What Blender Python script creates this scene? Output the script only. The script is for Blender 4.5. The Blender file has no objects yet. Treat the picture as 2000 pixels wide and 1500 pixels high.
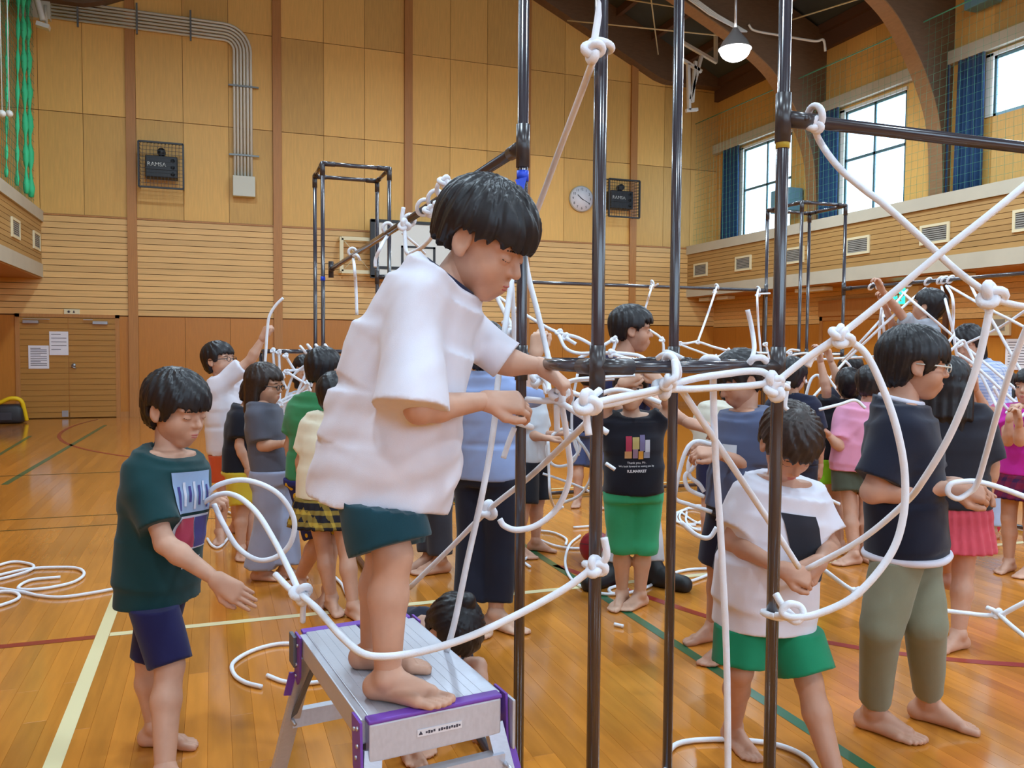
import bpy, bmesh, math, random
import numpy as np
from mathutils import Vector, Matrix
from mathutils.bvhtree import BVHTree
random.seed(7); RNG = np.random.default_rng(7)
S = bpy.context.scene
COL = S.collection
# ------------------------------------------------------------------ camera
FPX = 1611.86
YAW, PIT, ROL = 0.34669477, 0.04475227, 0.00692061
CAMH = 1.33
_cy, _sy, _cp, _sp = math.cos(YAW), math.sin(YAW), math.cos(PIT), math.sin(PIT)
CF = np.array([_sy*_cp, _cy*_cp, -_sp]); _r = np.array([_cy, -_sy, 0.]); _u = np.cross(_r, CF)
CR = math.cos(ROL)*_r + math.sin(ROL)*_u; CU = -math.sin(ROL)*_r + math.cos(ROL)*_u
CO = np.array([0., 0., CAMH])
cd = bpy.data.cameras.new('camera'); cam = bpy.data.objects.new('camera', cd); COL.objects.link(cam)
cd.sensor_width = 36; cd.lens = FPX*36/2000; cd.clip_start = .05; cd.clip_end = 200
cam.matrix_world = Matrix(((CR[0], CU[0], -CF[0], CO[0]), (CR[1], CU[1], -CF[1], CO[1]), (CR[2], CU[2], -CF[2], CO[2]), (0, 0, 0, 1)))
S.camera = cam
# ------------------------------------------------------------------ daylight, exposure
W = bpy.data.worlds.new('World'); S.world = W; W.use_nodes = True
bg = W.node_tree.nodes['Background']; bg.inputs[0].default_value = (.56, .78, 1., 1); bg.inputs[1].default_value = 4.2
S.view_settings.view_transform = 'Standard'; S.view_settings.look = 'None'
S.view_settings.exposure = 0.3; S.view_settings.gamma = 1.0
try: S.view_settings.use_curve_mapping = False
except Exception: pass
try:
    S.cycles.max_bounces = 6; S.cycles.diffuse_bounces = 3; S.cycles.glossy_bounces = 3; S.cycles.transparent_max_bounces = 6; S.cycles.use_adaptive_sampling = True; S.cycles.adaptive_threshold = .05
    S.cycles.sample_clamp_indirect = 4.0; S.cycles.use_denoising = True
    S.cycles.caustics_reflective = False; S.cycles.caustics_refractive = False
except Exception: pass
LAMP_POWER = 110
# ------------------------------------------------------------------ picture -> place
def ray(px, py): return CF + CR*((px-1000)/FPX) - CU*((py-750)/FPX)
def at(px, py, D): return CO + ray(px, py)*D
def onX(px, py, X): d = ray(px, py); return CO + d*(X/d[0])
def onY(px, py, Y): d = ray(px, py); return CO + d*(Y/d[1])
def onZ(px, py, Z): d = ray(px, py); return CO + d*((Z-CAMH)/d[2])
def depth(p): return float((np.asarray(p)-CO) @ CF)
def camv(r, u, t):
    "vector given as right / up / towards the viewer, level with the floor"
    f = np.array([_sy, _cy, 0.])
    return _r*r + np.array([0, 0, 1.])*u - f*t
# ------------------------------------------------------------------ materials
MATS = {}
def srgb(c):
    return tuple((x/12.92 if x <= .04045 else ((x+.055)/1.055)**2.4) for x in [v/255 for v in c])
def mat(name, rgb=(200, 200, 200), rough=.6, metal=0., var=0., vscale=30., bump=0., bscale=200., stretch=(1, 1, 1), emit=0., coat=0., spec=.5, objrand=0., sheen=0., sss=0., alpha=1.):
    if name in MATS: return MATS[name]
    m = bpy.data.materials.new(name); m.use_nodes = True; MATS[name] = m
    nt = m.node_tree; N, L = nt.nodes, nt.links; b = N['Principled BSDF']
    c = srgb(rgb); b.inputs['Base Color'].default_value = (*c, 1); b.inputs['Roughness'].default_value = rough
    b.inputs['Metallic'].default_value = metal; b.inputs['Specular IOR Level'].default_value = spec
    if coat: b.inputs['Coat Weight'].default_value = coat; b.inputs['Coat Roughness'].default_value = .12
    if sheen: b.inputs['Sheen Weight'].default_value = sheen
    if sss: b.inputs['Subsurface Weight'].default_value = sss; b.inputs['Subsurface Radius'].default_value = (.012, .005, .003); b.inputs['Subsurface Scale'].default_value = .6
    if emit: b.inputs['Emission Color'].default_value = (*c, 1); b.inputs['Emission Strength'].default_value = emit
    if alpha < 1: b.inputs['Alpha'].default_value = alpha
    if var or bump or objrand:
        tc = N.new('ShaderNodeTexCoord'); mp = N.new('ShaderNodeMapping'); mp.inputs['Scale'].default_value = stretch
        L.new(tc.outputs['Object'], mp.inputs['Vector'])
    if var or objrand:
        hsv = N.new('ShaderNodeHueSaturation'); hsv.inputs['Color'].default_value = (*c, 1)
        add = N.new('ShaderNodeMath'); add.operation = 'ADD'; add.inputs[0].default_value = 1; add.inputs[1].default_value = 0
        last = add
        if var:
            nz = N.new('ShaderNodeTexNoise'); nz.inputs['Scale'].default_value = vscale; nz.inputs['Detail'].default_value = 4
            L.new(mp.outputs[0], nz.inputs['Vector'])
            mr = N.new('ShaderNodeMapRange'); mr.inputs[1].default_value = .3; mr.inputs[2].default_value = .7; mr.inputs[3].default_value = -var; mr.inputs[4].default_value = var
            L.new(nz.outputs['Fac'], mr.inputs[0]); L.new(mr.outputs[0], add.inputs[1])
        if objrand:
            oi = N.new('ShaderNodeObjectInfo'); at_ = N.new('ShaderNodeAttribute'); at_.attribute_name = 'rnd'
            s1 = N.new('ShaderNodeMath'); s1.operation = 'ADD'; L.new(oi.outputs['Random'], s1.inputs[0]); L.new(at_.outputs['Fac'], s1.inputs[1])
            fr = N.new('ShaderNodeMath'); fr.operation = 'FRACT'; L.new(s1.outputs[0], fr.inputs[0])
            mr2 = N.new('ShaderNodeMapRange'); mr2.inputs[3].default_value = -objrand; mr2.inputs[4].default_value = objrand; L.new(fr.outputs[0], mr2.inputs[0])
            a2 = N.new('ShaderNodeMath'); a2.operation = 'ADD'; L.new(last.outputs[0], a2.inputs[0]); L.new(mr2.outputs[0], a2.inputs[1]); last = a2
        L.new(last.outputs[0], hsv.inputs['Value']); L.new(hsv.outputs[0], b.inputs['Base Color'])
    if bump:
        nb = N.new('ShaderNodeTexNoise'); nb.inputs['Scale'].default_value = bscale; nb.inputs['Detail'].default_value = 3; L.new(mp.outputs[0], nb.inputs['Vector'])
        bp = N.new('ShaderNodeBump'); bp.inputs['Strength'].default_value = bump; bp.inputs['Distance'].default_value = .004
        L.new(nb.outputs['Fac'], bp.inputs['Height']); L.new(bp.outputs[0], b.inputs['Normal'])
    return m
# ------------------------------------------------------------------ objects
def tag(o, label=None, cat=None, group=None, kind=None):
    if label: o['label'] = label
    if cat: o['category'] = cat
    if group: o['group'] = group
    if kind: o['kind'] = kind
    return o
def empty(name, loc, label=None, cat=None, group=None, kind=None):
    o = bpy.data.objects.new(name, None); COL.objects.link(o); o.location = loc; o.empty_display_size = .1
    return tag(o, label, cat, group, kind)
def link(name, me, parent=None):
    o = bpy.data.objects.new(name, me); COL.objects.link(o)
    if parent is not None:
        o.parent = parent
        o.matrix_parent_inverse = Matrix.Translation(parent.location).inverted() if parent.parent is None else Matrix.Translation(wloc(parent)).inverted()
    return o
def wloc(o):
    v = Vector(o.location)
    # every object here is only translated, so world place is a plain sum
    if o.parent is None: return v
    return v + o.matrix_parent_inverse.translation + wloc(o.parent)
class MB:
    "collects shapes, then becomes ONE mesh object"
    def __init__(s): s.v = []; s.f = []; s.mi = []; s.sm = []
    def add(s, v, f, mi=0, smooth=False):
        n = len(s.v); s.v += [tuple(map(float, p)) for p in v]; s.f += [tuple(i+n for i in q) for q in f]
        s.mi += [mi]*len(f); s.sm += [smooth]*len(f); return s
    def box(s, lo, hi, mi=0, bev=0.):
        (x0, y0, z0), (x1, y1, z1) = lo, hi
        if bev <= 0:
            v = [(x0, y0, z0), (x1, y0, z0), (x1, y1, z0), (x0, y1, z0), (x0, y0, z1), (x1, y0, z1), (x1, y1, z1), (x0, y1, z1)]
            return s.add(v, [(0, 3, 2, 1), (4, 5, 6, 7), (0, 1, 5, 4), (1, 2, 6, 5), (2, 3, 7, 6), (3, 0, 4, 7)], mi)
        bm = bmesh.new(); bmesh.ops.create_cube(bm, size=1)
        for v in bm.verts: v.co = Vector(((x0+x1)/2+v.co.x*(x1-x0), (y0+y1)/2+v.co.y*(y1-y0), (z0+z1)/2+v.co.z*(z1-z0)))
        bmesh.ops.bevel(bm, geom=bm.edges[:], offset=bev, segments=2, affect='EDGES', profile=.6)
        return s.bm(bm, mi)
    def bm(s, bm, mi=0, smooth=False):
        bm.verts.index_update(); v = [tuple(x.co) for x in bm.verts]; f = [tuple(x.index for x in q.verts) for q in bm.faces]; bm.free()
        return s.add(v, f, mi, smooth)
    def beam(s, a, b, w, h, mi=0, up=(0, 0, 1)):
        "rectangular bar from a to b"
        a, b = np.array(a, float), np.array(b, float); t = b-a; t /= np.linalg.norm(t); u = np.array(up, float); l = np.cross(t, u)
        if np.linalg.norm(l) < 1e-4: l = np.cross(t, (1., 0, 0))
        l /= np.linalg.norm(l); u = np.cross(l, t)
        v = [p+l*i*w/2+u*j*h/2 for p in (a, b) for i, j in ((-1, -1), (1, -1), (1, 1), (-1, 1))]
        return s.add(v, [(0, 1, 2, 3), (7, 6, 5, 4), (0, 4, 5, 1), (1, 5, 6, 2), (2, 6, 7, 3), (3, 7, 4, 0)], mi)
    def tube(s, pts, r, n=8, mi=0, cap=True, closed=False):
        P = np.array(pts, float); m = len(P); r = np.broadcast_to(np.asarray(r, float), (m,))
        T = np.zeros_like(P)
        if closed: T = np.roll(P, -1, 0)-np.roll(P, 1, 0)
        else:
            T[1:-1] = P[2:]-P[:-2]; T[0] = P[1]-P[0]; T[-1] = P[-1]-P[-2]
        T /= np.maximum(np.linalg.norm(T, axis=1, keepdims=True), 1e-9)
        a = np.array((0, 0, 1.)) if abs(T[0][2]) < .9 else np.array((1., 0, 0)); u = np.cross(T[0], a); u /= np.linalg.norm(u)
        v = []; ang = np.linspace(0, 2*math.pi, n, endpoint=False)
        for i in range(m):
            u = u-T[i]*(u@T[i]); u /= max(np.linalg.norm(u), 1e-9); w = np.cross(T[i], u)
            v += [P[i]+r[i]*(math.cos(t)*u+math.sin(t)*w) for t in ang]
        f = [(i*n+j, i*n+(j+1) % n, (i+1)*n+(j+1) % n, (i+1)*n+j) for i in range(m-1) for j in range(n)]
        if closed: f += [((m-1)*n+j, (m-1)*n+(j+1) % n, (j+1) % n, j) for j in range(n)]
        elif cap: f += [tuple(range(n))[::-1], tuple((m-1)*n+j for j in range(n))]
        return s.add(v, f, mi, True)
    def disc(s, c, nrm, r, th, n=24, mi=0):
        nrm = np.array(nrm, float); nrm /= np.linalg.norm(nrm); return s.tube([np.array(c)-nrm*th/2, np.array(c)+nrm*th/2], r, n, mi)
    def prism(s, poly, vec, mi=0):
        "extrude a planar polygon along a vector"
        p = np.array(poly, float); n = len(p); q = p+np.array(vec, float)
        f = [tuple(range(n))[::-1], tuple(range(n, 2*n))]+[(i, (i+1) % n, n+(i+1) % n, n+i) for i in range(n)]
        return s.add(list(p)+list(q), f, mi)
    def build(s, name, mats, parent=None, auto=True):
        me = bpy.data.meshes.new(name); me.from_pydata(s.v, [], s.f)
        for m in (mats if isinstance(mats, (list, tuple)) else [mats]): me.materials.append(m)
        me.polygons.foreach_set('material_index', s.mi); me.polygons.foreach_set('use_smooth', s.sm)
        me.update(); 
        return link(name, me, parent)
def mesh_fix(o):
    bm = bmesh.new(); bm.from_mesh(o.data); bmesh.ops.recalc_face_normals(bm, faces=bm.faces); bm.to_mesh(o.data); bm.free(); return o
def catmull(P, n=8):
    P = np.array(P, float); m = len(P)
    if m < 3: return np.array([P[0]+(P[-1]-P[0])*t for t in np.linspace(0, 1, n+1)])
    Q = np.vstack([2*P[0]-P[1], P, 2*P[-1]-P[-2]]); out = []
    for i in range(m-1):
        p0, p1, p2, p3 = Q[i:i+4]
        for t in np.linspace(0, 1, n, endpoint=False):
            out.append(.5*((2*p1)+(-p0+p2)*t+(2*p0-5*p1+4*p2-p3)*t*t+(-p0+3*p1-3*p2+p3)*t**3))
    out.append(P[-1]); return np.array(out)
# ================================================================== THE HALL
YB, XL, XR, GL, GR, YR = 16.6, -3.55, 11.0, -2.85, 10.26, -7.0
RIDGE = (XL+XR)/2
M_ply = mat('plywood', (222, 172, 92), .55, var=.07, vscale=6, stretch=(6, 6, .5), objrand=.17)
M_slat = mat('wall_board', (226, 180, 114), .5, var=.07, vscale=4, stretch=(.6, 6, 14), objrand=.09)
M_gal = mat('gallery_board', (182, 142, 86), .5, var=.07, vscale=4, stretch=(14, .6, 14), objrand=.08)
M_wain = mat('wainscot_panel', (188, 120, 42), .38, var=.06, vscale=5, stretch=(8, 8, .8), objrand=.05)
M_pil = mat('pilaster_wood', (180, 122, 64), .5, var=.1, vscale=5, stretch=(12, 12, .6))
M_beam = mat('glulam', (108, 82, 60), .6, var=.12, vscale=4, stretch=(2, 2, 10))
M_beamlit = mat('glulam_lit', (150, 112, 74), .6, var=.1, vscale=4, stretch=(2, 2, 10))  # paler glulam copy, light on the arch undersides put into its colour
M_deck = mat('roof_deck', (66, 70, 68), .8, var=.1, vscale=2)
M_purlin = mat('purlin_wood', (92, 62, 44), .7)
M_conc = mat('painted_ledge', (196, 188, 168), .6, var=.04, vscale=3)
M_white = mat('white_paint', (226, 226, 220), .45)
M_cream = mat('cream_vent_frame', (228, 216, 178), .5)
M_grey = mat('vent_louvre', (150, 148, 140), .6)
M_dark = mat('black_metal', (38, 38, 42), .5)
M_joint = mat('joint_backing', (120, 78, 38), .8)  # plain brown shell behind the panels, seen in their joints
M_slab = mat('floor_joint', (112, 66, 24), .6)
M_floor = mat('floor_plank', (202, 128, 48), .14, var=.13, vscale=2.5, stretch=(9, .9, 1), objrand=.17, coat=.6)
# ---- floor
fl = MB().box((XL, YR, -.06), (XR, YB, -.004)).build('floor', M_slab); tag(fl, 'varnished golden wooden sports hall floor with coloured court lines', None, kind='structure')
PW = .0765; cols = int((XR-XL)/PW); rest = MB(); rnd = []; cand = []
for i in range(cols+1):
    x0 = XL+i*PW; x1 = min(x0+PW, XR); y = YR+random.uniform(-1.5, 0)
    while y < YB:
        ln = random.choice((1.2, 1.5, 1.8)); y0, y1 = max(y, YR), min(y+ln, YB); y += ln
        if y1-y0 < .02: continue
        c = np.array([(x0+x1)/2, (y0+y1)/2, 0.]); D = depth(c); px = 1000+FPX*((c-CO) @ CR)/max(D, .1)
        cand.append((D if (D > 2.0 and -120 < px < 2120) else 99, x0, x1, y0, y1))
cand.sort(key=lambda t: t[0]); pmesh = {}
def plank_mb(lx, ly):
    g = .0006; return MB().add([(g, g, 0), (lx-g, g, 0), (lx-g, ly-g, 0), (g, ly-g, 0), (0, 0, -.0015), (lx, 0, -.0015), (lx, ly, -.0015), (0, ly, -.0015)],
        [(0, 1, 2, 3), (4, 5, 1, 0), (5, 6, 2, 1), (6, 7, 3, 2), (7, 4, 0, 3)])
for k, (D, x0, x1, y0, y1) in enumerate(cand):
    if k < 300:
        key = (round(x1-x0, 3), round(y1-y0, 3))
        if key not in pmesh:
            o = plank_mb(x1-x0, y1-y0).build('plank', M_floor, fl); pmesh[key] = o.data
        else: o = link('plank', pmesh[key], fl)
        o.location = (x0, y0, 0)
    else:
        m = plank_mb(x1-x0, y1-y0); rest.add([(a+x0, b+y0, c) for a, b, c in m.v], m.f); rnd += [random.random()]*5
o = rest.build('far_planks', M_floor, fl); o['kind'] = 'stuff'
a = o.data.attributes.new('rnd', 'FLOAT', 'FACE'); a.data.foreach_set('value', rnd)
M_lw = mat('line_white', (236, 224, 176), .3, coat=.3); M_lr = mat('line_red', (150, 44, 34), .3, coat=.3); M_lg = mat('line_green', (30, 98, 62), .3, coat=.3); M_lk = mat('line_dark', (92, 74, 30), .3)
def fline(pts, w, m):
    P = np.array([(p[0], p[1], .0012) for p in pts]); v = []; f = []
    for i in range(len(P)):
        t = P[min(i+1, len(P)-1)]-P[max(i-1, 0)]; t /= np.linalg.norm(t); n = np.array((-t[1], t[0], 0))*w/2; v += [P[i]+n, P[i]-n]
    f = [(2*i+1, 2*i+3, 2*i+2, 2*i) for i in range(len(P)-1)]
    return MB().add(v, f).build('court_line', m, fl)
fline([(-.49, YR), (-.49, 5.6)], .055, M_lw); fline([(-.46, 4.13), (9.6, 4.13)], .05, M_lw); fline([(-2.8, 4.115), (-.52, 4.115)], .05, M_lr)
fline([(1.945, YR), (1.945, 9.3)], .05, M_lg); fline([(-.5, 7.1), (9.6, 7.15)], .045, M_lw)
fline([(-2.8, 7.13), (-.6, 7.08)], .02, M_lk); fline([(-2.8, 6.7), (4.5, 6.64)], .02, M_lk); fline([(-2.8, 9.5), (4, 9.3)], .03, M_lk)
fline([(-1.69, 15), (-1.87, 8.9)], .06, M_lg); fline([(-2.5, 13.5), (-2.35, 9)], .05, M_lg)
fline(catmull([(-1.95, 16.2), (-2.12, 15.3), (-2.18, 14.3), (-2.1, 13.3), (-1.84, 12.3), (-1.4, 11.35), (-.8, 10.5), (0, 9.74), (1.2, 9.0), (2.8, 8.4)]), .05, M_lr)
fline(catmull([(1.95, 4.6), (2.14, 3.95), (2.31, 3.43), (2.55, 3.06), (2.8, 2.78), (3.2, 2.5), (3.9, 2.2), (4.8, 2.05)]), .05, M_lr)
# ---- back wall: parts in front of a plain shell
wb = MB().box((XL-.3, YB, -.06), (XR+.3, YB+.15, 11.2)).build('wall_back', M_joint); tag(wb, 'tall timber panelled end wall of the sports hall', None, kind='structure')
def beam_z(x):
    ax = abs(x-RIDGE); e = 9.44-RIDGE
    return 7.25 if ax > e else 7.25+.46*(e-ax)
def deck_z(x): return 7.38+.46*(XR-RIDGE-abs(x-RIDGE))
pil = [RIDGE+2.55*k for k in range(-2, 3)]
pilmesh = None
for x in pil:
    MB().box((x-.08, YB-.07, 0), (x+.08, YB, 10.6 if abs(x-RIDGE) < 1 else beam_z(x)+.3)).build('pilaster', M_pil, wb)
edges = [XL]+pil+[XR]
zr = [3.63, 5.42, 7.2, 9.0, 10.8]
for i in range(len(edges)-1):
    a, b = edges[i]+(.08 if i else 0), edges[i+1]-(.08 if i < len(edges)-2 else 0)
    n = max(1, round((b-a)/.8)); w = (b-a)/n
    for j in range(n):
        for k in range(4):
            z0, z1 = zr[k], zr[k+1]
            if z0 > max(beam_z(a+j*w), beam_z(a+j*w+w))+.3: continue
            MB().box((a+j*w+.004, YB-.02, z0+.006), (a+j*w+w-.004, YB, z1-.006)).build('wall_panel', M_ply, wb)
    nb = 16; h = (3.6-1.85)/nb
    for k in range(nb):
        MB().box((a, YB-.035, 1.85+k*h+.004), (b, YB, 1.85+(k+1)*h-.006)).build('board', M_slat, wb)
    MB().box((a, YB-.045, 3.6), (b, YB, 3.63)).build('ledge_strip', M_pil, wb)
    x = a; nn = max(1, round((b-a)/.85)); w = (b-a)/nn
    for j in range(nn):
        if a+j*w+w < -1.6 : continue
        MB().box((a+j*w+.003, YB-.03, .1), (a+j*w+w-.003, YB, 1.835)).build('wainscot_panel', M_wain, wb)
    MB().box((max(a, -1.62), YB-.04, 0), (b, YB, .1)).build('skirting', M_pil, wb)
# filler left of and around the door
MB().box((XL, YB-.03, .0), (-3.27, YB, 1.83)).build('wainscot_panel', M_wain, wb)
# gable beam under the roof
gb = []
xs = np.linspace(XL, XR, 61)
MB().prism([(x, YB-.28, beam_z(x)) for x in xs]+[(x, YB-.28, deck_z(x)) for x in xs[::-1]], (0, .27, 0)).build('gable_beam', M_beam, wb)
# ---- double door with closers
dr = MB().box((-3.27, YB-.05, 0), (-3.2, YB, 1.86)).box((-1.68, YB-.05, 0), (-1.61, YB, 1.86)).box((-3.27, YB-.05, 1.8), (-1.61, YB, 1.86)).build('door_1', M_pil)
tag(dr, 'closed wooden double door in the end wall with two paper notices', None, kind='structure')
M_door = mat('door_board', (178, 126, 56), .45, var=.08, vscale=4, stretch=(.6, 6, 14))
for s, (a, b) in enumerate(((-3.2, -2.445), (-2.435, -1.68))):
    lf = MB().box((a, YB-.03, .015), (b, YB, 1.8)).build('door_leaf', M_joint, dr)
    for k in range(18): MB().box((a, YB-.042, .015+k*.099), (b, YB-.028, .015+k*.099+.093)).build('door_board', M_door, lf)
    x = a+.06 if s == 0 else b-.36
    c = MB().box((x, YB-.1, 1.69), (x+.24, YB-.04, 1.74)).build('door_closer', MATS.get('steel') or mat('steel', (170, 172, 176), .35, .9), lf)
    MB().beam((x, YB-.09, 1.765), (x+.42 if s == 0 else x-.15, YB-.09, 1.765), .02, .012).build('closer_arm', MATS['steel'], lf)
MB().tube([(-2.39, YB-.09, .93), (-2.33, YB-.09, .9), (-2.33, YB-.04, .9)], .012).disc((-2.36, YB-.05, .95), (0, 1, 0), .035, .03).build('door_handle', MATS['steel'], dr)
MB().box((-2.56, YB-.05, .03), (-2.46, YB-.04, .14)).build('kick_plate', MATS['steel'], dr)
M_paper = mat('paper', (232, 230, 236), .7); M_ink = mat('ink', (70, 66, 80), .8)
def notice(x0, z0, w, h, label, rows, y=None):
    y = YB-.046 if y is None else y
    o = MB().box((x0, y-.004, z0), (x0+w, y, z0+h)).build('paper_notice', M_paper); tag(o, label, 'notice')
    t = MB()
    for k in range(rows):
        z = z0+h*(.88-.8*k/rows); l = w*(.8 if k % 4 else .5); t.box((x0+w*.1, y-.0055, z-h*.012), (x0+w*.1+l, y-.0035, z+h*.012))
    p = t.build('print_lines', M_ink, o); p['kind'] = 'stuff'; return o
q = onY(54, 720, YB); notice(-3.07, .89, .32, .41, 'lower left printed notice taped to the wooden double door', 11)
notice(-2.74, 1.13, .3, .42, 'upper right white notice taped to the wooden double door', 5)
sg = MB().box((-2.5, YB-.06, 1.86), (-2.25, YB-.02, 1.95), bev=.004).build('door_sign', M_cream); tag(sg, 'small plate with two dark characters above the double door', 'sign')
MB().box((-2.44, YB-.063, 1.885), (-2.41, YB-.06, 1.925)).box((-2.455, YB-.063, 1.9), (-2.395, YB-.06, 1.908)).box((-2.36, YB-.063, 1.885), (-2.325, YB-.06, 1.89)).box((-2.36, YB-.063, 1.9), (-2.325, YB-.06, 1.905)).box((-2.35, YB-.063, 1.885), (-2.335, YB-.06, 1.925)).build('characters', M_ink, sg)
# ---- galleries along both sides
def gallery(side):
    X, XW = (GL, XL) if side == 'left' else (GR, XR); s = 1 if side == 'left' else -1   # s points into the hall
    g = MB().box((min(X-.0*s, XW), YR, 2.72), (max(X, XW), YB, 2.9)).build('wall_gallery_'+side, M_joint)
    tag(g, 'boarded gallery front with vents along the %s side of the hall' % side, None, kind='structure')
    e = lambda a, b, y0, y1, z0, z1: MB().box((min(X+a*s, X+b*s), y0, z0), (max(X+a*s, X+b*s), y1, z1))
    e(-.1, 0, YR, YB, 2.72, 3.6).build('parapet_core', M_joint, g)
    e(-.16, .05, YR, YB, 3.47, 3.66).build('top_ledge', M_conc, g)
    e(-.3, .03, YR, YB, 2.5, 2.73).build('bottom_ledge', M_conc, g)
    e(-.7, .0, YR, YB, 2.48, 2.5).build('soffit', M_pil, g)
    y0 = 4.0; nb = 9; h = (3.47-2.73)/nb
    for k in range(nb):
        for j in range(4):
            a, b = y0+j*3.15, y0+(j+1)*3.15
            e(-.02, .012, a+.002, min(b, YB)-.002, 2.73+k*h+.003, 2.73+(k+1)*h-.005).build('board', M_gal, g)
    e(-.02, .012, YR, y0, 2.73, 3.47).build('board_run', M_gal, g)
    vy = [16.27, 14.69, 13.1, 11.48, 9.9, 8.33] if side == 'right' else [16.36, 14.77, 13.2]
    for y in vy:
        v = empty('wall_vent', (X, y-.26, 2.93)); w = .54
        tag(v, None, 'vent', 'vents along the %s gallery front' % side)
        ex = lambda a, b, y0, y1, z0, z1: MB().box((min(X+a*s, X+b*s), y0, z0), (max(X+a*s, X+b*s), y1, z1))
        m = MB()
        for (a0, b0, c0, d0) in ((y-w, y, 2.93, 2.97), (y-w, y, 3.19, 3.23), (y-w, y-w+.04, 2.97, 3.19), (y-.04, y, 2.97, 3.19)):
            m.box((min(X+.012*s, X+.04*s), a0, c0), (max(X+.012*s, X+.04*s), b0, d0))
        m.build('vent_frame', M_cream, v)
        ex(.012, .018, y-w+.04, y-.04, 2.97, 3.19).build('vent_back', M_dark, v)
        for k in range(7): ex(.016, .03, y-w+.04, y-.04, 2.975+k*.031, 2.975+k*.031+.02).build('louvre', M_grey, v)
        yield_vents.append((side, y, v))
    return g
yield_vents = []
gallery('right'); gallery('left')
ordw = ['nearest the end wall', 'second from the end wall', 'third from the end wall', 'fourth from the end wall', 'fifth from the end wall', 'sixth from the end wall']
for sd in ('right', 'left'):
    for k, (s_, y, v) in enumerate([t for t in yield_vents if t[0] == sd]): v['label'] = 'cream framed louvre vent in the %s gallery front, %s' % (sd, ordw[k])
# ---- side walls
wr = MB().box((XR+.02, YR, -.06), (XR+.14, YB, 3.4)).build('wall_right', M_joint); tag(wr, 'timber panelled right wall with high windows above the gallery', None, kind='structure')
wl = MB().box((XL-.14, YR, -.06), (XL-.02, YB, 3.4)).build('wall_left', M_joint); tag(wl, 'timber panelled left wall below and above the gallery', None, kind='structure')
WIN = [(13.93, 15.55, 3.35, 5.7), (11.0, 12.45, 3.35, 5.7), (7.75, 9.36, 4.83, 5.72), (4.9, 6.45, 3.35, 5.7), (1.95, 3.5, 3.35, 5.7), (-1.0, .55, 3.35, 5.7), (-4.0, -2.4, 3.35, 5.7)]
def upper_wall(w, X, d, wins):
    # d: outward direction
    def pan(y0, y1, z0, z1, n='wall_panel'):
        if y1-y0 < .02 or z1-z0 < .02: return
        MB().box((min(X, X+d*.06), y0+.003, z0+.003), (max(X, X+d*.06), y1-.003, z1-.003)).build(n, M_ply, w)
    ys = sorted({YR, YB}|{v for q in wins for v in q[:2]})
    for a, b in zip(ys[:-1], ys[1:]):
        hit = [q for q in wins if q[0] <= a+.001 and q[1] >= b-.001]
        n = max(1, round((b-a)/.95)); st = (b-a)/n
        if hit:
            q = hit[0]; pan(a, b, 3.3, q[2])
            for j in range(n): pan(a+j*st, a+j*st+st, q[3], 7.3)
        else:
            for j in range(n):
                pan(a+j*st, a+j*st+st, 3.3, 5.0); pan(a+j*st, a+j*st+st, 5.0, 7.3)
WINL = [w_ for w_ in WIN if w_[1] < 4]
upper_wall(wr, XR, 1, WIN); upper_wall(wl, XL, -1, WINL)
for w, X, d in ((wr, XR, -1), (wl, XL, 1)):
    MB().box((min(X, X+d*.13), YR, 5.8), (max(X, X+d*.13), YB, 6.0)).build('lintel_rail', M_conc if d < 0 else M_pil, w)
    MB().box((min(X, X+d*.1), YR, 7.0), (max(X, X+d*.1), YB, 7.45)).build('eaves_beam', M_purlin, w)
    for k in range(8): MB().box((min(X, X+d*.02), 2, 1.82+k*.085), (max(X, X+d*.02), YB, 1.82+k*.085+.08)).build('board', M_slat, w)
    n = 16; st = (YB-2)/n
    for j in range(n): MB().box((min(X, X+d*.02), 2+j*st+.003, .1), (max(X, X+d*.02), 2+(j+1)*st-.003, 1.81)).build('wainscot_panel', M_wain, w)
    MB().box((min(X, X+d*.02), YR, 0), (max(X, X+d*.02), 2, 2.5)).build('plain_panel', M_wain, w)
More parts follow.
